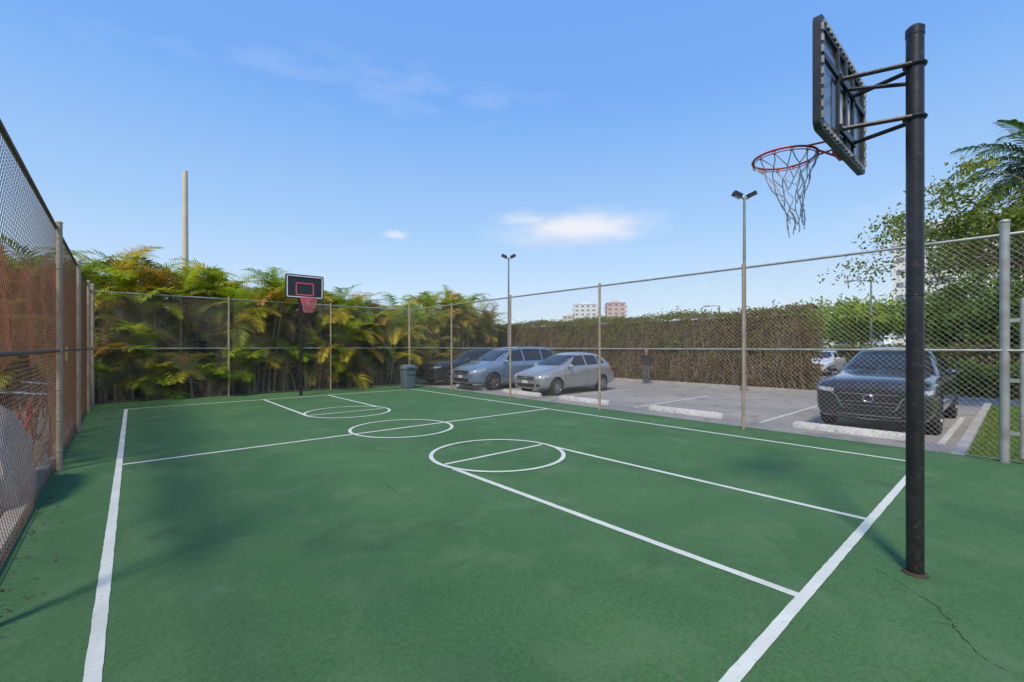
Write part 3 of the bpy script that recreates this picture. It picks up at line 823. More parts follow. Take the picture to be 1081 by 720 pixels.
vanst = [(0, .34, .66, .72, .66, .5), (0.06, .26, .78, .85, .82, .66), (0.35, .22, .90, .97, .92, .76), (0.85, .20, .99, 1.08, .97, .79), (1.08, .20, 1.02, 1.15, .98, .77),
         (1.95, .20, 1.06, 1.62, .98, .68), (2.5, .20, 1.07, 1.75, .98, .70), (4.2, .21, 1.08, 1.75, .98, .69), (4.72, .23, 1.08, 1.68, .96, .64), (4.93, .28, 1.05, 1.2, .92, .64), (5.0, .4, .85, .95, .85, .55)]
van_spec = dict(sub=2, R=.34, W=.98, wx=(.95, 3.95), clad=.24, gap=.05, spk=6,
    ws=(.80, 1.15, .62, 1.58), rw=(.66, 1.2, .55, 1.58),
    win=[[(1.62, 1.13), (2.62, 1.14), (2.62, 1.62), (2.12, 1.58)], [(2.70, 1.14), (3.72, 1.15), (3.72, 1.62), (2.70, 1.63)], [(3.80, 1.15), (4.66, 1.18), (4.55, 1.57), (3.80, 1.62)]],
    seams=[[(1.45, .32), (1.5, .8), (1.5, 1.05)], [(2.66, .32), (2.66, 1.12)], [(3.76, .75), (3.76, 1.12)], [(3.6, .98), (4.8, 1.0)]],
    handles=[(2.48, .93), (2.85, .93)], hl_side=[[(.14, .70), (.52, .80), (.58, .90), (.17, .82)]], tl_side=[[(4.72, .85), (4.92, .83), (4.88, 1.15), (4.70, 1.2)]],
    mirror=(1.55, 1.14),
    front=[('P', [(-.42, .62), (.42, .62), (.50, .74), (-.50, .74)], GR, 'once'), ('S', [(-.50, .75), (0, .765), (.50, .75)], C, .03, 'once'),
           ('P', [(.54, .63), (.82, .70), (.84, .82), (.58, .77)], LP), ('P', [(-.5, .33), (.5, .33), (.54, .48), (-.54, .48)], GR, 'once'), ('P', [(.62, .37), (.72, .38), (.72, .46), (.62, .45)], LP),
           ('P', [(-.15, .49), (.15, .49), (.15, .59), (-.15, .59)], PL, .02, 'once')],
    slats=[(-.44, .44, .68), (-.42, .42, .64)], badge=[(0, .68, .06, .045)],
    hood=[(.12, .55), (.6, .68), (1.1, .76)], rails=(2.4, 4.5, .60))
car('parked_minivan', 10.25, 14.85, vanst, M_bluegrey, van_spec)

cx = [(a*.92, b_*.95, c*.93, d*.95, e*.95, f_*.95) for a, b_, c, d, e, f_ in suv]
cs = copy.deepcopy(suv_spec); k = .92
cs['sub'] = 2; cs['W'] = .936; cs['wx'] = (.9, 3.72); cs['R'] = .36; cs['darkrim'] = False; cs['spk'] = 5
cs['ws'] = (.76, 1.16, .58, 1.52); cs['rw'] = (.6, 1.15, .5, 1.46)
for key in ('win', 'seams', 'chrome_side', 'hl_side', 'tl_side'):
    cs[key] = [[(a*k, b_*.94) for a, b_ in w_] for w_ in cs[key]]
cs['handles'] = [(a*k, b_*.94) for a, b_ in cs['handles']]; cs['mirror'] = (1.77, 1.13); cs['hood'] = [(a*k, b_*.95) for a, b_ in cs['hood']]; cs['rails'] = (2.4, 4.0, .57)
cs['front'] = [tuple([f_[0], [(a*.93, b_*.92) for a, b_ in f_[1]]]+list(f_[2:])) for f_ in cs['front']]
cs['slats'] = [(-.38, .38, .52), (-.42, .42, .6)]; cs['badge'] = [(0, .66, .06, .05)]
car('parked_suv', 10.35, 17.95, cx, M_charc, cs)

# ------------------------------------------------------------------ light poles
M_pole = pm('light_pole_grey', (.30, .30, .29), (.22, .21, .20), 5, .5, .3)
def light_pole(x, y, h, r=.055, sc=1.0):
    root = empty('parking_lot_light', (x, y, GZ)); mb = MB()
    mb.path([(0, 0, 0), (0, 0, h*.5), (0, 0, h-.25)], [r*1.4, r*1.1, r*.75], 0, 12)
    mb.box((0, 0, .02), (.3, .3, .04), 0)
    vx = Vector((rv.x, rv.y, 0))
    for s_ in (-1, 1):
        p0 = Vector((0, 0, h-.35)); p1 = vx*(.18*s_*sc)+Vector((0, 0, h-.15)); mb.path([p0, p1], .03*sc, 0, 8)
        c = p1+vx*(.10*s_*sc)+Vector((0, 0, .02))
        ang = math.atan2(vx.y, vx.x)
        mb.box(c, (.34*sc, .24*sc, .16*sc), 1, rz=ang, ry=-.45*s_); mb.box(c+Vector((0, 0, -.09*sc)), (.26*sc, .18*sc, .03), 2, rz=ang, ry=-.45*s_)
    mb.obj('pole_and_lamps', [M_pole, M_blackpl, M_lamp], root)
light_pole(18.6, 7.25, 7.9, .06); light_pole(18.45, 21.4, 7.6, .06)
def street_light(x, y, h):
    root = empty('street_light', (x, y, -.2)); mb = MB()
    mb.path([(0, 0, 0), (0, 0, h)], [.11, .07], 0, 10); mb.path([(0, 0, h-.1), (0, .5, h), (0, 1.2, h+.05)], .04, 0, 6); mb.box((0, 1.5, h+.03), (.25, .7, .12), 0)
    mb.obj('pole', [M_pole], root)
street_light(47.5, 8.35, 7.4); street_light(52, 23, 6.5)
root = empty('utility_pole', (2.35, 27, -.3)); mb = MB()
mb.path([(0, 0, 0), (0, 0, 10.45)], [.17, .11], 0, 10); mb.box((.0, 0, 8.9), (.2, .1, .5), 1)
mb.obj('pole', [pm('weathered_pole_cream', (.76, .64, .46), (.66, .56, .42), 2, .85), M_galv], root)

# ------------------------------------------------------------------ palms
def frond(O, az, L, e0, droop, npair, leafL, wl, vee=.25, ldroop=.35):
    ns = npair
    s = np.linspace(0, 1, ns+1)
    e = e0-droop*s**1.25
    ds = L/ns
    hx = np.concatenate([[0], np.cumsum(np.cos(e[:-1])*ds)]); hz = np.concatenate([[0], np.cumsum(np.sin(e[:-1])*ds)])
    ca, sa = math.cos(az), math.sin(az)
    P = np.stack([O[0]+hx*ca, O[1]+hx*sa, O[2]+hz], 1)
    T = np.stack([np.cos(e)*ca, np.cos(e)*sa, np.sin(e)], 1)
    Sd = np.array([-sa, ca, 0.0])
    Up = np.stack([-np.sin(e)*ca, -np.sin(e)*sa, np.cos(e)], 1)
    out = []
    wr_ = .014*L/2
    rr = (1-s*.8)[:, None]*wr_
    out.append(np.stack([P[:-1]+Sd*rr[:-1], P[:-1]-Sd*rr[:-1], P[1:]-Sd*rr[1:], P[1:]+Sd*rr[1:]], 1))
    k0 = max(1, int(ns*.14)); idx = np.arange(k0, ns+1)
    m_ = len(idx)
    ll = leafL*np.sin(np.pi*(.16+.78*s[idx]))**.7*rng.uniform(.85, 1.1, m_)
    fw = .45+.5*s[idx]
    for sg in (-1, 1):
        D = T[idx]*fw[:, None]+Sd*sg*.9+Up[idx]*(vee+rng.normal(0, .1, m_))[:, None]
        D /= np.linalg.norm(D, axis=1)[:, None]
        A = P[idx]; M = A+D*(ll*.5)[:, None]
        D2 = D.copy(); D2[:, 2] -= ldroop*rng.uniform(.6, 1.6, m_); D2 /= np.linalg.norm(D2, axis=1)[:, None]
        B = M+D2*(ll*.55)[:, None]
        Wv = np.cross(D, Up[idx]); Wv /= (np.linalg.norm(Wv, axis=1)[:, None]+1e-9)
        Wv = Wv*.8+T[idx]*.4
        w1 = wl*.5
        out.append(np.stack([A-Wv*w1*.5, A+Wv*w1*.5, M+Wv*w1, M-Wv*w1], 1))
        out.append(np.stack([M-Wv*w1, M+Wv*w1, B+Wv*w1*.12, B-Wv*w1*.12], 1))
    return np.concatenate(out)

PC = [(.085, .150, .016), (.15, .245, .020), (.27, .35, .028), (.40, .41, .035), (.52, .38, .04), (.48, .25, .04), (.30, .17, .07)]
def areca_clumps(name, clumps, ncane=7, nf=6, bias=0.0):
    QS, CS = [], []; mb = MB()
    for (cx_, cy_, hh) in clumps:
        for c in range(ncane if hh > 3.4 else 6):
            a = rng.uniform(0, 6.28); rr = rng.uniform(.05, .8); bx, by = cx_+rr*math.cos(a), cy_+rr*math.sin(a)*(1 if hh > 3.4 else .5)
            lean = rng.uniform(.05, .45)
            ch = max(.25, (hh-1.35)*(rng.uniform(.62, 1.0) if c < ncane*.62 else rng.uniform(.2, .65)))
            tx, ty = bx+lean*math.cos(a), by+lean*math.sin(a)*(1 if hh > 3.4 else .5)
            mb.path([(bx, by, -.2), ((bx*1.2+tx*.8)/2, (by*1.2+ty*.8)/2, ch*.5), (tx, ty, ch)], [.045, .034, .028], 0, 6)
            for k in range(nf):
                az = rng.uniform(0, 6.28); u = k/nf
                e0 = math.radians(74-50*u+rng.normal(0, 8)); L = rng.uniform(1.35, 2.0)*(1.0-.12*(u < .15))*(1 if hh > 3.4 else .75)
                q = frond((tx, ty, ch-.25*u), az, L, e0, math.radians(rng.uniform(70, 115)), 24, rng.uniform(.40, .55), .046)
                t = np.clip(.16+.42*u+rng.normal(0, .16)+bias, 0, 1)
                if rng.random() < .10: t = rng.uniform(.7, 1)
                base_c = lerp_cols(PC, np.array([t]))[0]
                cc = base_c[None, :]*rng.uniform(.75, 1.25, (len(q), 1))
                QS.append(q); CS.append(cc)
            if rng.random() < .35:
                q = frond((tx, ty, ch-.3), rng.uniform(0, 6.28), 1.4, math.radians(rng.uniform(-20, 20)), math.radians(75), 16, .35, .035, 0, .8)
                QS.append(q); CS.append(np.tile(np.array([[.26, .16, .08]]), (len(q), 1))*rng.uniform(.6, 1.3, (len(q), 1)))
    root = empty(name, (0, 0, 0))
    Q = np.concatenate(QS); Cc = np.concatenate(CS)
    quads_obj('fronds', Q, Cc, M_palm, root)
    mb.obj('canes', [pm('palm_cane', (.30, .26, .12), (.19, .15, .08), 9, .7)], root)
M_palm = leaf_mat('palm_leaf', .45, .45)
cl = []
for row, yy in enumerate((18.0, 19.5)):
    x = -5.0+row*.5
    while x < 9.8:
        hh = np.interp(x, [-5, -1, 0.5, 3, 6, 9.8], [4.4, 4.85, 5.05, 4.9, 4.4, 3.9])+rng.normal(0, .22)+row*.25
        if not (row == 0 and x > 8.8): cl.append((x+rng.normal(0, .2), yy+rng.normal(0, .2), hh))
        x += 1.1
x = -1.2
while x < 8.3:
    cl.append((x+rng.normal(0, .2), 17.35, rng.uniform(1.9, 2.9))); x += rng.uniform(1.2, 1.9)
areca_clumps('areca_palm_hedge', cl, 11, 6, 0.02)
cl = [(10.5, 22.3, 4.2), (11.6, 22.8, 4.4), (12.8, 22.4, 4.9), (13.9, 22.9, 5.4), (15.0, 22.5, 5.8), (16.1, 22.6, 5.8), (17.1, 22.8, 5.4), (18.0, 23.2, 4.5), (14.5, 24.0, 5.7), (16.3, 24.2, 5.6)]
areca_clumps('areca_palm_clump', cl, 10, 6, .08)
def leaf_mass(name, boxes, dens, L, W, cols, core=None, twig=None, mat=None, cin=.5):
    root = empty(name, (0, 0, 0)); PS, CS = [], []
    mbt = MB(); mbc = MB()
    for (x0, x1, y0, y1, z0, z1) in boxes:
        area = 2*((x1-x0)+(y1-y0))*(z1-z0)+(x1-x0)*(y1-y0)
        n_ = int(area*dens)
        u = rng.random((n_, 3))
        wts = np.array([(y1-y0)*(z1-z0), (y1-y0)*(z1-z0), (x1-x0)*(z1-z0), (x1-x0)*(z1-z0), (x1-x0)*(y1-y0)]); side = rng.choice(5, n_, p=wts/wts.sum())
        dep = rng.exponential(.10, n_)
        Pp = np.stack([x0+(x1-x0)*u[:, 0], y0+(y1-y0)*u[:, 1], z0+(z1-z0)*u[:, 2]], 1)
        bumpv = .10*np.sin(Pp[:, 1]*2.1+Pp[:, 2]*1.7)+.07*np.sin(Pp[:, 1]*5.3+Pp[:, 2]*3.9+1)+.05*np.sin(Pp[:, 1]*11+Pp[:, 2]*9)
        Pp[side == 0, 0] = (x0+dep-bumpv)[side == 0]; Pp[side == 1, 0] = (x1-dep+bumpv)[side == 1]
        Pp[side == 2, 1] = (y0+dep-bumpv)[side == 2]; Pp[side == 3, 1] = (y1-dep+bumpv)[side == 3]
        tb = .07*np.sin(Pp[:, 1]*1.3)+.07*np.sin(Pp[:, 1]*4.1+Pp[:, 0]*2)+rng.exponential(.05, n_)
        Pp[side == 4, 2] = (z1-dep*.7+tb)[side == 4]
        g = np.sin(Pp[:, 1]*3.3+np.sin(Pp[:, 2]*4)*1.2)*np.sin(Pp[:, 2]*3.7+Pp[:, 1]*1.3)
        keep = (g < .62) | (rng.random(n_) < .35)
        Pp = Pp[keep]; n_ = len(Pp)
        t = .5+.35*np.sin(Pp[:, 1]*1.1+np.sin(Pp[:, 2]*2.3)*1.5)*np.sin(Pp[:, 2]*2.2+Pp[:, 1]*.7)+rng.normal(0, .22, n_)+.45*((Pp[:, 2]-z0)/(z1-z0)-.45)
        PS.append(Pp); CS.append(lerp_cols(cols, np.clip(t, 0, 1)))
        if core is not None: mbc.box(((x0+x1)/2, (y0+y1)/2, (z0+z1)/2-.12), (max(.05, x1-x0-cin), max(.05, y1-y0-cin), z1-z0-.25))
        if twig:
            for k in range(int((y1-y0)*twig)):
                yy = random.uniform(y0, y1); xx = x0+random.uniform(-.10, .2)
                pts = [Vector((xx, yy, z0))]
                for j in range(5):
                    pts.append(pts[-1]+Vector((random.uniform(-.06, .06), random.uniform(-.2, .2), (z1-z0)/5*random.uniform(.8, 1.08))))
                mbt.path(pts, [.016, .014, .012, .010, .008, .005], 0, 4, False)
    Q = rand_leaves(np.concatenate(PS), L, W)
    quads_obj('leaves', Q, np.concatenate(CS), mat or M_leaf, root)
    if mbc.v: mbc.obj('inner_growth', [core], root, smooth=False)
    if mbt.v: mbt.obj('twigs', [pm('twig_bark', (.28, .21, .15), (.19, .14, .09), 9, .9)], root, smooth=False)
    return root
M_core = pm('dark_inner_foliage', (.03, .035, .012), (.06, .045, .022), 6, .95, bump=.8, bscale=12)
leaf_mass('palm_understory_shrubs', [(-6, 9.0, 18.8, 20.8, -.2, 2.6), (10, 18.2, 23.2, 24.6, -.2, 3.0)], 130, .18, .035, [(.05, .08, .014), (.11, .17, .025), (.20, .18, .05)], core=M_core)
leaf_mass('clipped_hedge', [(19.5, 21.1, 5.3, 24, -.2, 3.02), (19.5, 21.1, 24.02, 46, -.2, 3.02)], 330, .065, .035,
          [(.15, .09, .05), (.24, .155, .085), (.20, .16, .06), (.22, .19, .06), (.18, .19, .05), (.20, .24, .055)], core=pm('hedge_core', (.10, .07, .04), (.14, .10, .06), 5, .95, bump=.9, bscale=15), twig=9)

# ------------------------------------------------------------------ trees
M_bark = pm('bark', (.26, .21, .16), (.16, .125, .095), 8, .9, bump=.5)
def tree(name, base, cc, cr, nl, nleaf, L, W, cols, tr, seed, sig=.16, sub=3, hang=0):
    r = random.Random(seed); root = empty(name, base); B = Vector(base)
    mb = MB(); C0 = Vector(cc)-B; fork = Vector((C0.x*.45, C0.y*.45, C0.z-cr[2]*.95))
    if fork.z < C0.z*.35: fork.z = C0.z*.35
    mb.path([(0, 0, -.1), (fork.x*.3+r.uniform(-.05, .05), fork.y*.3, fork.z*.5), fork], [tr*1.3, tr, tr*.85], 0, 10)
    tips = []
    for k in range(nl):
        th = 2*math.pi*k/nl+r.uniform(-.4, .4); u = r.uniform(-.75, .95); q = math.sqrt(1-u*u)*r.uniform(.55, 1.0)
        T = C0+Vector((cr[0]*q*math.cos(th), cr[1]*q*math.sin(th), cr[2]*u*r.uniform(.7, 1)))
        mid = fork.lerp(T, .5)+Vector((r.uniform(-.1, .1)*cr[0], r.uniform(-.1, .1)*cr[1], r.uniform(0, .18)*cr[2]))
        q1 = fork.lerp(mid, .5)+Vector((0, 0, -.03*cr[2]))
        rb = tr*.42; mb.path([fork, q1, mid, mid.lerp(T, .5)+Vector((0, 0, .04)), T], [rb, rb*.8, rb*.55, rb*.35, rb*.15], 0, 6, False)
        tips.append(T)
        for s_ in range(sub):
            st = mid.lerp(T, r.uniform(0, .9)); T2 = st+Vector((r.gauss(0, .28)*cr[0], r.gauss(0, .28)*cr[1], r.gauss(.1, .28)*cr[2]))
            mb.path([st, st.lerp(T2, .5)+Vector((0, 0, .05)), T2], [rb*.35, rb*.22, rb*.08], 0, 5, False); tips.append(T2)
    mb.obj('trunk', [M_bark], root)
    tips = np.array([tuple(t+B) for t in tips]); k = rng.integers(0, len(tips), nleaf)
    wt = rng.uniform(.5, 1.4, len(tips)); cl_t = rng.random(len(tips))
    P = tips[k]+rng.normal(size=(nleaf, 3))*np.array(cr)*sig*wt[k][:, None]
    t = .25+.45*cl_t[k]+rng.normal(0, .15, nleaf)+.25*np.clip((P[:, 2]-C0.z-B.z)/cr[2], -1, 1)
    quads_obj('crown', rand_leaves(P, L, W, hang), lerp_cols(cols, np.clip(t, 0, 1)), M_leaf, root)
GC = [(.040, .075, .012), (.08, .15, .022), (.13, .21, .03), (.20, .27, .04)]
YC = [(.07, .12, .014), (.15, .22, .022), (.25, .34, .035), (.34, .40, .045)]
tree('shade_tree', (18.2, -1.5, -.2), (17.6, .0, 4.75), (2.8, 2.7, 1.45), 16, 17000, .07, .032, [(.08, .10, .02), (.15, .19, .035), (.22, .27, .045), (.30, .32, .07)], .16, 3, sig=.12, sub=4)
tree('shade_tree', (51, 9.6, -.2), (51, 9.6, 3.6), (3.4, 3.6, 1.8), 12, 9000, .20, .11, YC, .25, 5, sig=.22)
tree('shade_tree', (60, 17.5, -.2), (60, 17.5, 3.4), (3.5, 4.2, 2.0), 10, 6000, .22, .12, YC, .25, 6, sig=.22)
tree('shade_tree', (43, 2.8, -.2), (43, 2.8, 4.0), (3.0, 2.4, 2.1), 12, 10000, .16, .09, GC, .25, 8, sig=.2)
tree('shade_tree', (38.5, -1.0, -.2), (38.5, -1.0, 3.4), (3.0, 2.8, 2.2), 12, 8000, .15, .09, GC, .22, 9, sig=.2)
leaf_mass('clipped_hedge', [(36.5, 37.6, -14, 15.5, -.2, 1.55)], 90, .12, .06, [(.12, .11, .035), (.18, .15, .06), (.16, .21, .05)], core=M_core)
leaf_mass('low_shrub_row', [(22.2, 23.3, -2.5, 2.0, -.2, .8)], 220, .09, .05, GC, core=M_core)
leaf_mass('distant_tree_line', [(110, 116, -40, 12, -.2, 6), (120, 126, 40, 170, -.2, 5.2)], 14, .6, .35, GC, core=M_core)
def tall_palm(x, y, h, L):
    root = empty('coconut_palm', (x, y, -.2)); mb = MB()
    pts = []
    for i in range(9): pts.append((.3*math.sin(i*.25), .15*math.sin(i*.2), h*i/8))
    mb.path(pts, [.22, .18, .16, .15, .15, .14, .14, .13, .12], 0, 12)
    mb.obj('trunk', [M_bark], root); QS = []; CS = []
    for k in range(30):
        u = k/30; q = frond((x+pts[-1][0], y+pts[-1][1], h-.2), k*2.4, L*rng.uniform(.85, 1.1), math.radians(72-90*u), math.radians(rng.uniform(55, 85)), 40, .80, .07, .05, .7)
        QS.append(q); CS.append(np.tile(np.array([[.06, .11, .035]]), (len(q), 1))*rng.uniform(.6, 1.3, (len(q), 1)))
    quads_obj('fronds', np.concatenate(QS), np.concatenate(CS), M_palm, root)
tall_palm(22.5, -.8, 7.5, 2.8)

# ------------------------------------------------------------------ buildings
def tower(name, cx_, cy_, wd, dp, ht, rot, wall, floors, bays, balc=True, mwin=None):
    root = empty(name, (cx_, cy_, -.3)); root.rotation_euler = (0, 0, rot)
    mb = MB(); mb.box((0, 0, ht/2), (dp, wd, ht)); mb.box((0, 0, ht+.5), (dp*.4, wd*.3, 3.0)); mb.box((0, 0, ht+.25), (dp+.5, wd+.5, .6)); mb.obj('walls', [wall], root, smooth=False)
    mb = MB(); fh = ht/floors; bwid = wd/bays
    for f_ in range(floors):
        for k in range(bays):
            yy = -wd/2+bwid*(k+.5); zz = fh*(f_+.55)
            for sx in (-1, 1): mb.box((sx*(dp/2+.02), yy, zz), (.1, bwid*.5, fh*.4), 0)
        nb = max(2, int(dp/bwid))
        for k in range(nb):
            xx = -dp/2+dp/nb*(k+.5)
            for sy in (-1, 1): mb.box((xx, sy*(wd/2+.02), fh*(f_+.55)), (dp/nb*.5, .1, fh*.4), 0)
    mb.obj('windows', [mwin or M_winb], root, smooth=False)
    if balc:
        mb = MB()
        for f_ in range(1, floors):
            for k in range(0, bays, 2):
                yy = -wd/2+bwid*(k+.5)
                for sx in (-1, 1):
                    mb.box((sx*(dp/2+.6), yy, fh*f_+.05), (1.2, bwid*.9, .2), 0); mb.box((sx*(dp/2+1.15), yy, fh*f_+.6), (.08, bwid*.9, .9), 0)
        mb.obj('balconies', [wall], root, smooth=False)
M_winb = pm('building_window', (.16, .19, .22), (.24, .28, .32), .5, .15)
m_wb = pm('white_stucco', (.78, .78, .76), (.72, .72, .70), .3, .85)
m_pk = pm('pink_stucco', (.66, .46, .40), (.60, .43, .38), .3, .85)
m_bg = pm('beige_stucco', (.66, .60, .52), (.60, .55, .48), .3, .85)
tower('white_apartment_building', 150, 10.5, 21, 18, 30, .05, m_wb, 10, 8)
def pxy(px, z):
    t = (px-540)/FPX; v = dv*z+rv*(t*z); return v.x, v.y
x, y = pxy(617, 330); tower('distant_apartment_tower', x, y, 22, 16, 32, -.85, m_wb, 11, 6)
x, y = pxy(649, 300); tower('distant_pink_tower', x, y, 13, 12, 30.5, -.85, m_pk, 11, 4)
x, y = pxy(603, 360); tower('distant_beige_block', x, y, 12, 14, 26, -.85, m_bg, 9, 4)
root = empty('low_shop_building', (62, 16.5, -.2)); mb = MB()
mb.box((0, 0, 1.9), (9, 12, 3.8)); mb.obj('walls', [m_wb], root, smooth=False)
mb = MB(); vs = [(-5, -6.6, 3.8), (5, -6.6, 3.8), (5, 6.6, 3.8), (-5, 6.6, 3.8), (0, -4, 5.2), (0, 4, 5.2)]
mb.add(vs, [(0, 1, 4), (1, 2, 5, 4), (2, 3, 5), (3, 0, 4, 5), (0, 3, 2, 1)]); mb.obj('tile_roof', [pm('terracotta_tiles', (.30, .13, .07), (.38, .19, .11), 3, .85)], root, smooth=False)
mb = MB()
for k in range(4): mb.box((-4.52, -4.4+2.9*k, 1.6), (.1, 1.6, 1.8))
mb.obj('windows', [M_winb], root, smooth=False)
car('parked_car', 31.0, 8.2, hb, paint('white_car_paint', (.6, .6, .6), (.55, .55, .55), .1), {**hb_spec, 'sub': 1})

# ------------------------------------------------------------------ covered thing + bicycles behind left fence
m_tarp = pm('tarp_grey_brown', (.60, .54, .48), (.46, .41, .36), 3, .8, bump=.4, bscale=10)
mb = MB(); nu, nv_ = 48, 22; vs = []; fs = []
for j in range(nv_+1):
    v = j/nv_
    for i in range(nu):
        th = 2*math.pi*i/nu; c_, s_ = math.cos(th), math.sin(th)
        sx = abs(c_)**.6*(1 if c_ > 0 else -1); sy = abs(s_)**.6*(1 if s_ > 0 else -1)
        prof = (1-v**3*.85) if v < .97 else .05
        fold = 1+.07*(1-v)*math.sin(th*9+v*2)+.04*(1-v)*math.sin(th*17+3)
        z = .98*(1-(1-v)**1.35)*(1+.10*math.sin(th*2+.7)*v)
        vs.append((.42*sx*prof*fold, .85*sy*prof*fold, z))
for j in range(nv_):
    for i in range(nu): fs.append((j*nu+i, j*nu+(i+1) % nu, (j+1)*nu+(i+1) % nu, (j+1)*nu+i))
fs.append(tuple(range(nv_*nu, (nv_+1)*nu)))
mb.add(vs, fs); o = mb.obj('tarp_covered_motorbike', [m_tarp]); o.location = (-1.14, 6.75, -.03)
def bicycle(x, y, rz, c, z=-.03):
    root = empty('bicycle', (x, y, z)); root.rotation_euler = (.12, 0, rz); mb = MB()
    for wx in (-.52, .52):
        mb.ring((wx, 0, .34), .325, .018, 1, 32, 6, 'Y'); mb.ring((wx, 0, .34), .30, .008, 2, 32, 5, 'Y')
        for k in range(14):
            th = math.pi*2*k/14; mb.tube((wx, 0, .34), (wx+.3*math.cos(th), 0, .34+.3*math.sin(th)), .0018, 2, 3)
        mb.tube((wx, -.05, .34), (wx, .05, .34), .02, 2, 8)
    bb = (-.08, 0, .30); seat = (-.22, 0, .80); head = (.36, 0, .82); hb_ = (.40, 0, .68)
    for a, b2, r_ in ((bb, seat, .016), (seat, head, .016), (bb, hb_, .018), (head, hb_, .02)): mb.tube(a, b2, r_, 0, 8)
    for s_ in (-.04, .04):
        mb.tube(bb, (-.52, s_, .34), .010, 0, 6); mb.tube(seat, (-.52, s_, .34), .009, 0, 6); mb.tube(hb_, (.52, s_, .34), .012, 0, 6)
    mb.tube(seat, (-.25, 0, .93), .013, 2, 6); mb.sphere((-.26, 0, .95), (.13, .07, .035), 1, 10, 6)
    mb.tube(head, (.35, 0, .95), .013, 2, 6); mb.path([(.28, -.29, .99), (.36, -.2, .97), (.37, 0, .96), (.36, .2, .97), (.28, .29, .99)], .013, 2, 6)
    mb.ring(bb, .09, .006, 2, 20, 4, 'Y'); mb.tube((-.08, -.09, .16), (-.08, -.05, .3), .01, 2, 5); mb.box((-.08, -.13, .16), (.09, .08, .02), 1); mb.tube((-.08, .09, .44), (-.08, .05, .3), .01, 2, 5); mb.box((-.08, .13, .44), (.09, .08, .02), 1)
    mb.obj('frame_and_wheels', [pm('bike_paint', c, None, 5, .3, coat=1), M_tyre, M_chrome], root)
bicycle(-1.02, 8.3, 1.50, (.45, .03, .03)); bicycle(-1.42, 8.9, 1.62, (.05, .10, .35)); bicycle(-1.8, 8.5, 1.5, (.5, .5, .5)); bicycle(-1.15, 10.6, 1.45, (.35, .05, .04))
mb = MB()
for k in range(60):
    mb.box((-3.4+.01*(k % 3), -3+k*.33, .95), (.03, .315, 1.96+.03*(k % 2)), 0)
for zz in (.3, 1.6): mb.box((-3.45, 7, zz), (.05, 20, .1), 0)
mb.obj('timber_fence', [pm('weathered_timber', (.40, .22, .12), (.30, .17, .09), 3, .85, bump=.3)], smooth=False)
mb = MB(); mb.box((LX-.1, 6.5, .03), (.12, 19, .1)); mb.obj('fence_footing', [m_conc])
mb = MB(); mb.box((LX+.03, 9.0, 1.45), (.01, .28, .2)); mb.obj('notice_sign', [pm('notice_yellow', (.6, .45, .1), (.5, .4, .1), 9, .6)])
N = 800
fx = np.concatenate([LX+.03+rng.exponential(.06, 250), rng.uniform(-.5, 9, 350), 8.87-rng.exponential(.08, 200)]); fy = np.concatenate([rng.uniform(3, 16.4, 250), 16.42-rng.exponential(.2, 350), rng.uniform(-1, 16.4, 200)])
P = np.stack([fx, fy, np.full(N, .018)], 1)
Q = rand_leaves(P, .028, .010); Q[:, :, 2] = .01+np.abs(Q[:, :, 2]-.018)*.35+.004
quads_obj('fallen_leaves', Q, lerp_cols([(.05, .03, .015), (.14, .08, .03), (.25, .16, .06)], rng.random(N)), M_leaf)

# ------------------------------------------------------------------ person
def skinned(pts, edges, radii, sub=2, root_i=0):
    me = bpy.data.meshes.new('sk'); me.from_pydata(pts, edges, [])
    ob = bpy.data.objects.new('sk', me); scene.collection.objects.link(ob)
    ob.modifiers.new('k', 'SKIN')
    if not me.skin_vertices:
        bm = bmesh.new(); bm.from_mesh(me); bm.verts.layers.skin.verify(); bm.to_mesh(me); bm.free()
    for i, r_ in enumerate(radii):
        sv = me.skin_vertices[0].data[i]; rr = r_ if hasattr(r_, '__len__') else (r_, r_); sv.radius = rr; sv.use_root = (i == root_i)
    s_ = ob.modifiers.new('s', 'SUBSURF'); s_.levels = s_.render_levels = sub
    dg = bpy.context.evaluated_depsgraph_get(); out = bpy.data.meshes.new_from_object(ob.evaluated_get(dg))
    bpy.data.objects.remove(ob); return out
root = empty('standing_person', (18.25, 11.42, GZ)); root.rotation_euler = (0, 0, math.radians(-58)); root.scale = (.96, .96, .96)
P_ = [(0, 0, .92), (0, .0, 1.08), (0, .01, 1.24), (0, .02, 1.37), (0, .01, 1.44), (0, -.01, 1.50),
      (.17, .01, 1.36), (.235, .0, 1.12), (.22, -.07, .90), (-.17, .01, 1.36), (-.23, .02, 1.12), (-.21, -.12, .93),
      (.09, 0, .86), (.10, -.03, .48), (.10, .02, .09), (.11, -.12, .04), (-.09, 0, .86), (-.11, .0, .48), (-.12, .05, .09), (-.13, -.09, .04)]
E_ = [(0, 1), (1, 2), (2, 3), (3, 4), (4, 5), (3, 6), (6, 7), (7, 8), (3, 9), (9, 10), (10, 11), (0, 12), (12, 13), (13, 14), (14, 15), (0, 16), (16, 17), (17, 18), (18, 19)]
R_ = [(.14, .11), (.125, .10), (.15, .105), (.12, .09), (.055, .055), (.05, .05), .062, .045, .033, .062, .045, .033, .092, .062, .045, .035, .092, .062, .045, .035]
me = skinned(P_, E_, R_)
m_top = pm('black_jacket', (.012, .012, .014), (.02, .02, .022), 12, .85); m_pant = pm('grey_trousers', (.10, .11, .13), (.07, .075, .09), 12, .85)
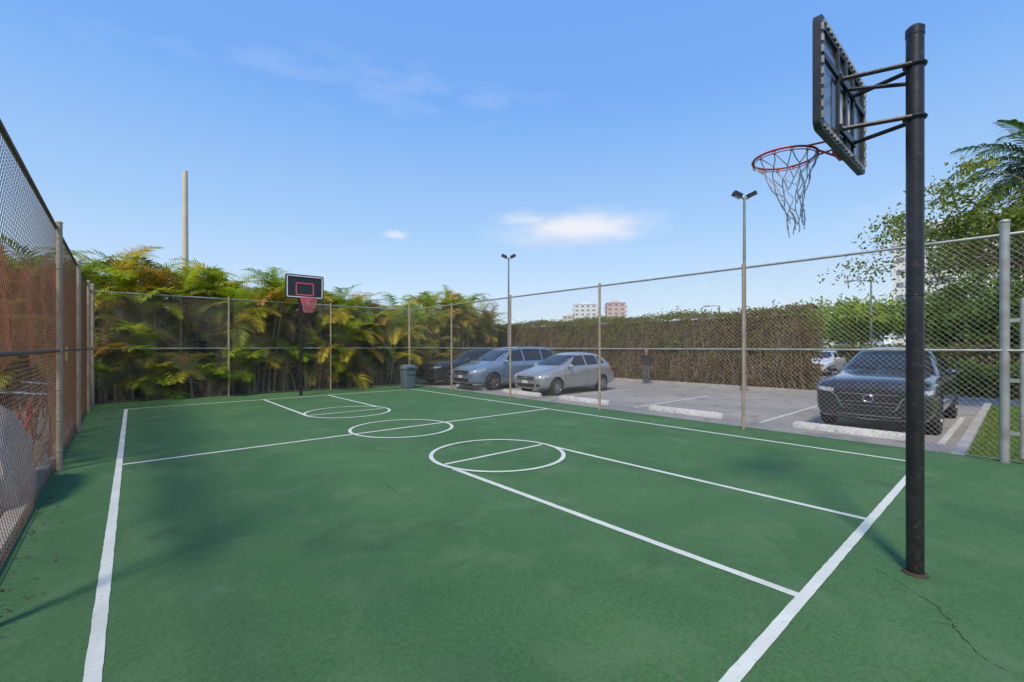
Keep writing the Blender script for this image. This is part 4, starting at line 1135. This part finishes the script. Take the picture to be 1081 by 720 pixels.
m_skin = pm('skin', (.50, .28, .20), (.44, .24, .17), 12, .55); m_shoe = pm('shoes', (.5, .5, .5), (.3, .3, .3), 12, .6)
for mm in (m_top, m_pant, m_skin, m_shoe): me.materials.append(mm)
for p in me.polygons:
    p.use_smooth = True; c = p.center
    p.material_index = 3 if c.z < .075 else (1 if c.z < .90 and abs(c.x) < .185 else (2 if (c.z > 1.435 or (c.z < .93 and abs(c.x) > .185)) else 0))
o = bpy.data.objects.new('body', me); scene.collection.objects.link(o); o.parent = root
mb = MB()
mb.sphere((0, -.015, 1.60), (.074, .092, .112), 0, 18, 14); mb.sphere((0, -.105, 1.595), (.013, .018, .022), 0, 8, 6)
for s_ in (-1, 1):
    mb.sphere((s_*.030, -.092, 1.615), (.012, .008, .008), 2, 8, 6); mb.sphere((s_*.075, -.005, 1.60), (.010, .02, .03), 0, 8, 6)
    mb.sphere((s_*.030, -.096, 1.635), (.018, .006, .004), 1, 8, 4)
mb.sphere((0, -.096, 1.555), (.024, .008, .007), 3, 8, 5)
mb.sphere((0, .018, 1.64), (.080, .088, .095), 1, 18, 12); mb.sphere((0, .07, 1.56), (.06, .04, .11), 1, 12, 8)
for (hx, hy, hz, sg) in ((.22, -.085, .87, 1), (-.21, -.135, .90, -1)):
    mb.sphere((hx, hy, hz-.03), (.018, .036, .045), 0, 10, 8)
    for k in range(4):
        o_ = -.027+.018*k; ln = (.06, .072, .068, .052)[k]
        mb.path([(hx, hy+o_, hz-.06), (hx-sg*.004, hy+o_, hz-.06-ln*.55), (hx-sg*.018, hy+o_, hz-.06-ln)], [.009, .008, .006], 0, 6)
    mb.path([(hx, hy-.03, hz-.015), (hx-sg*.008, hy-.052, hz-.045), (hx-sg*.012, hy-.055, hz-.075)], [.011, .010, .007], 0, 6)
mb.obj('head_and_hands', [m_skin, pm('dark_hair', (.015, .01, .008), None, 20, .6), m_shoe, pm('lips', (.35, .10, .09), None, 9, .5)], root)
print('faces', sum(len(o.data.polygons) for o in bpy.data.objects if o.type == 'MESH'))
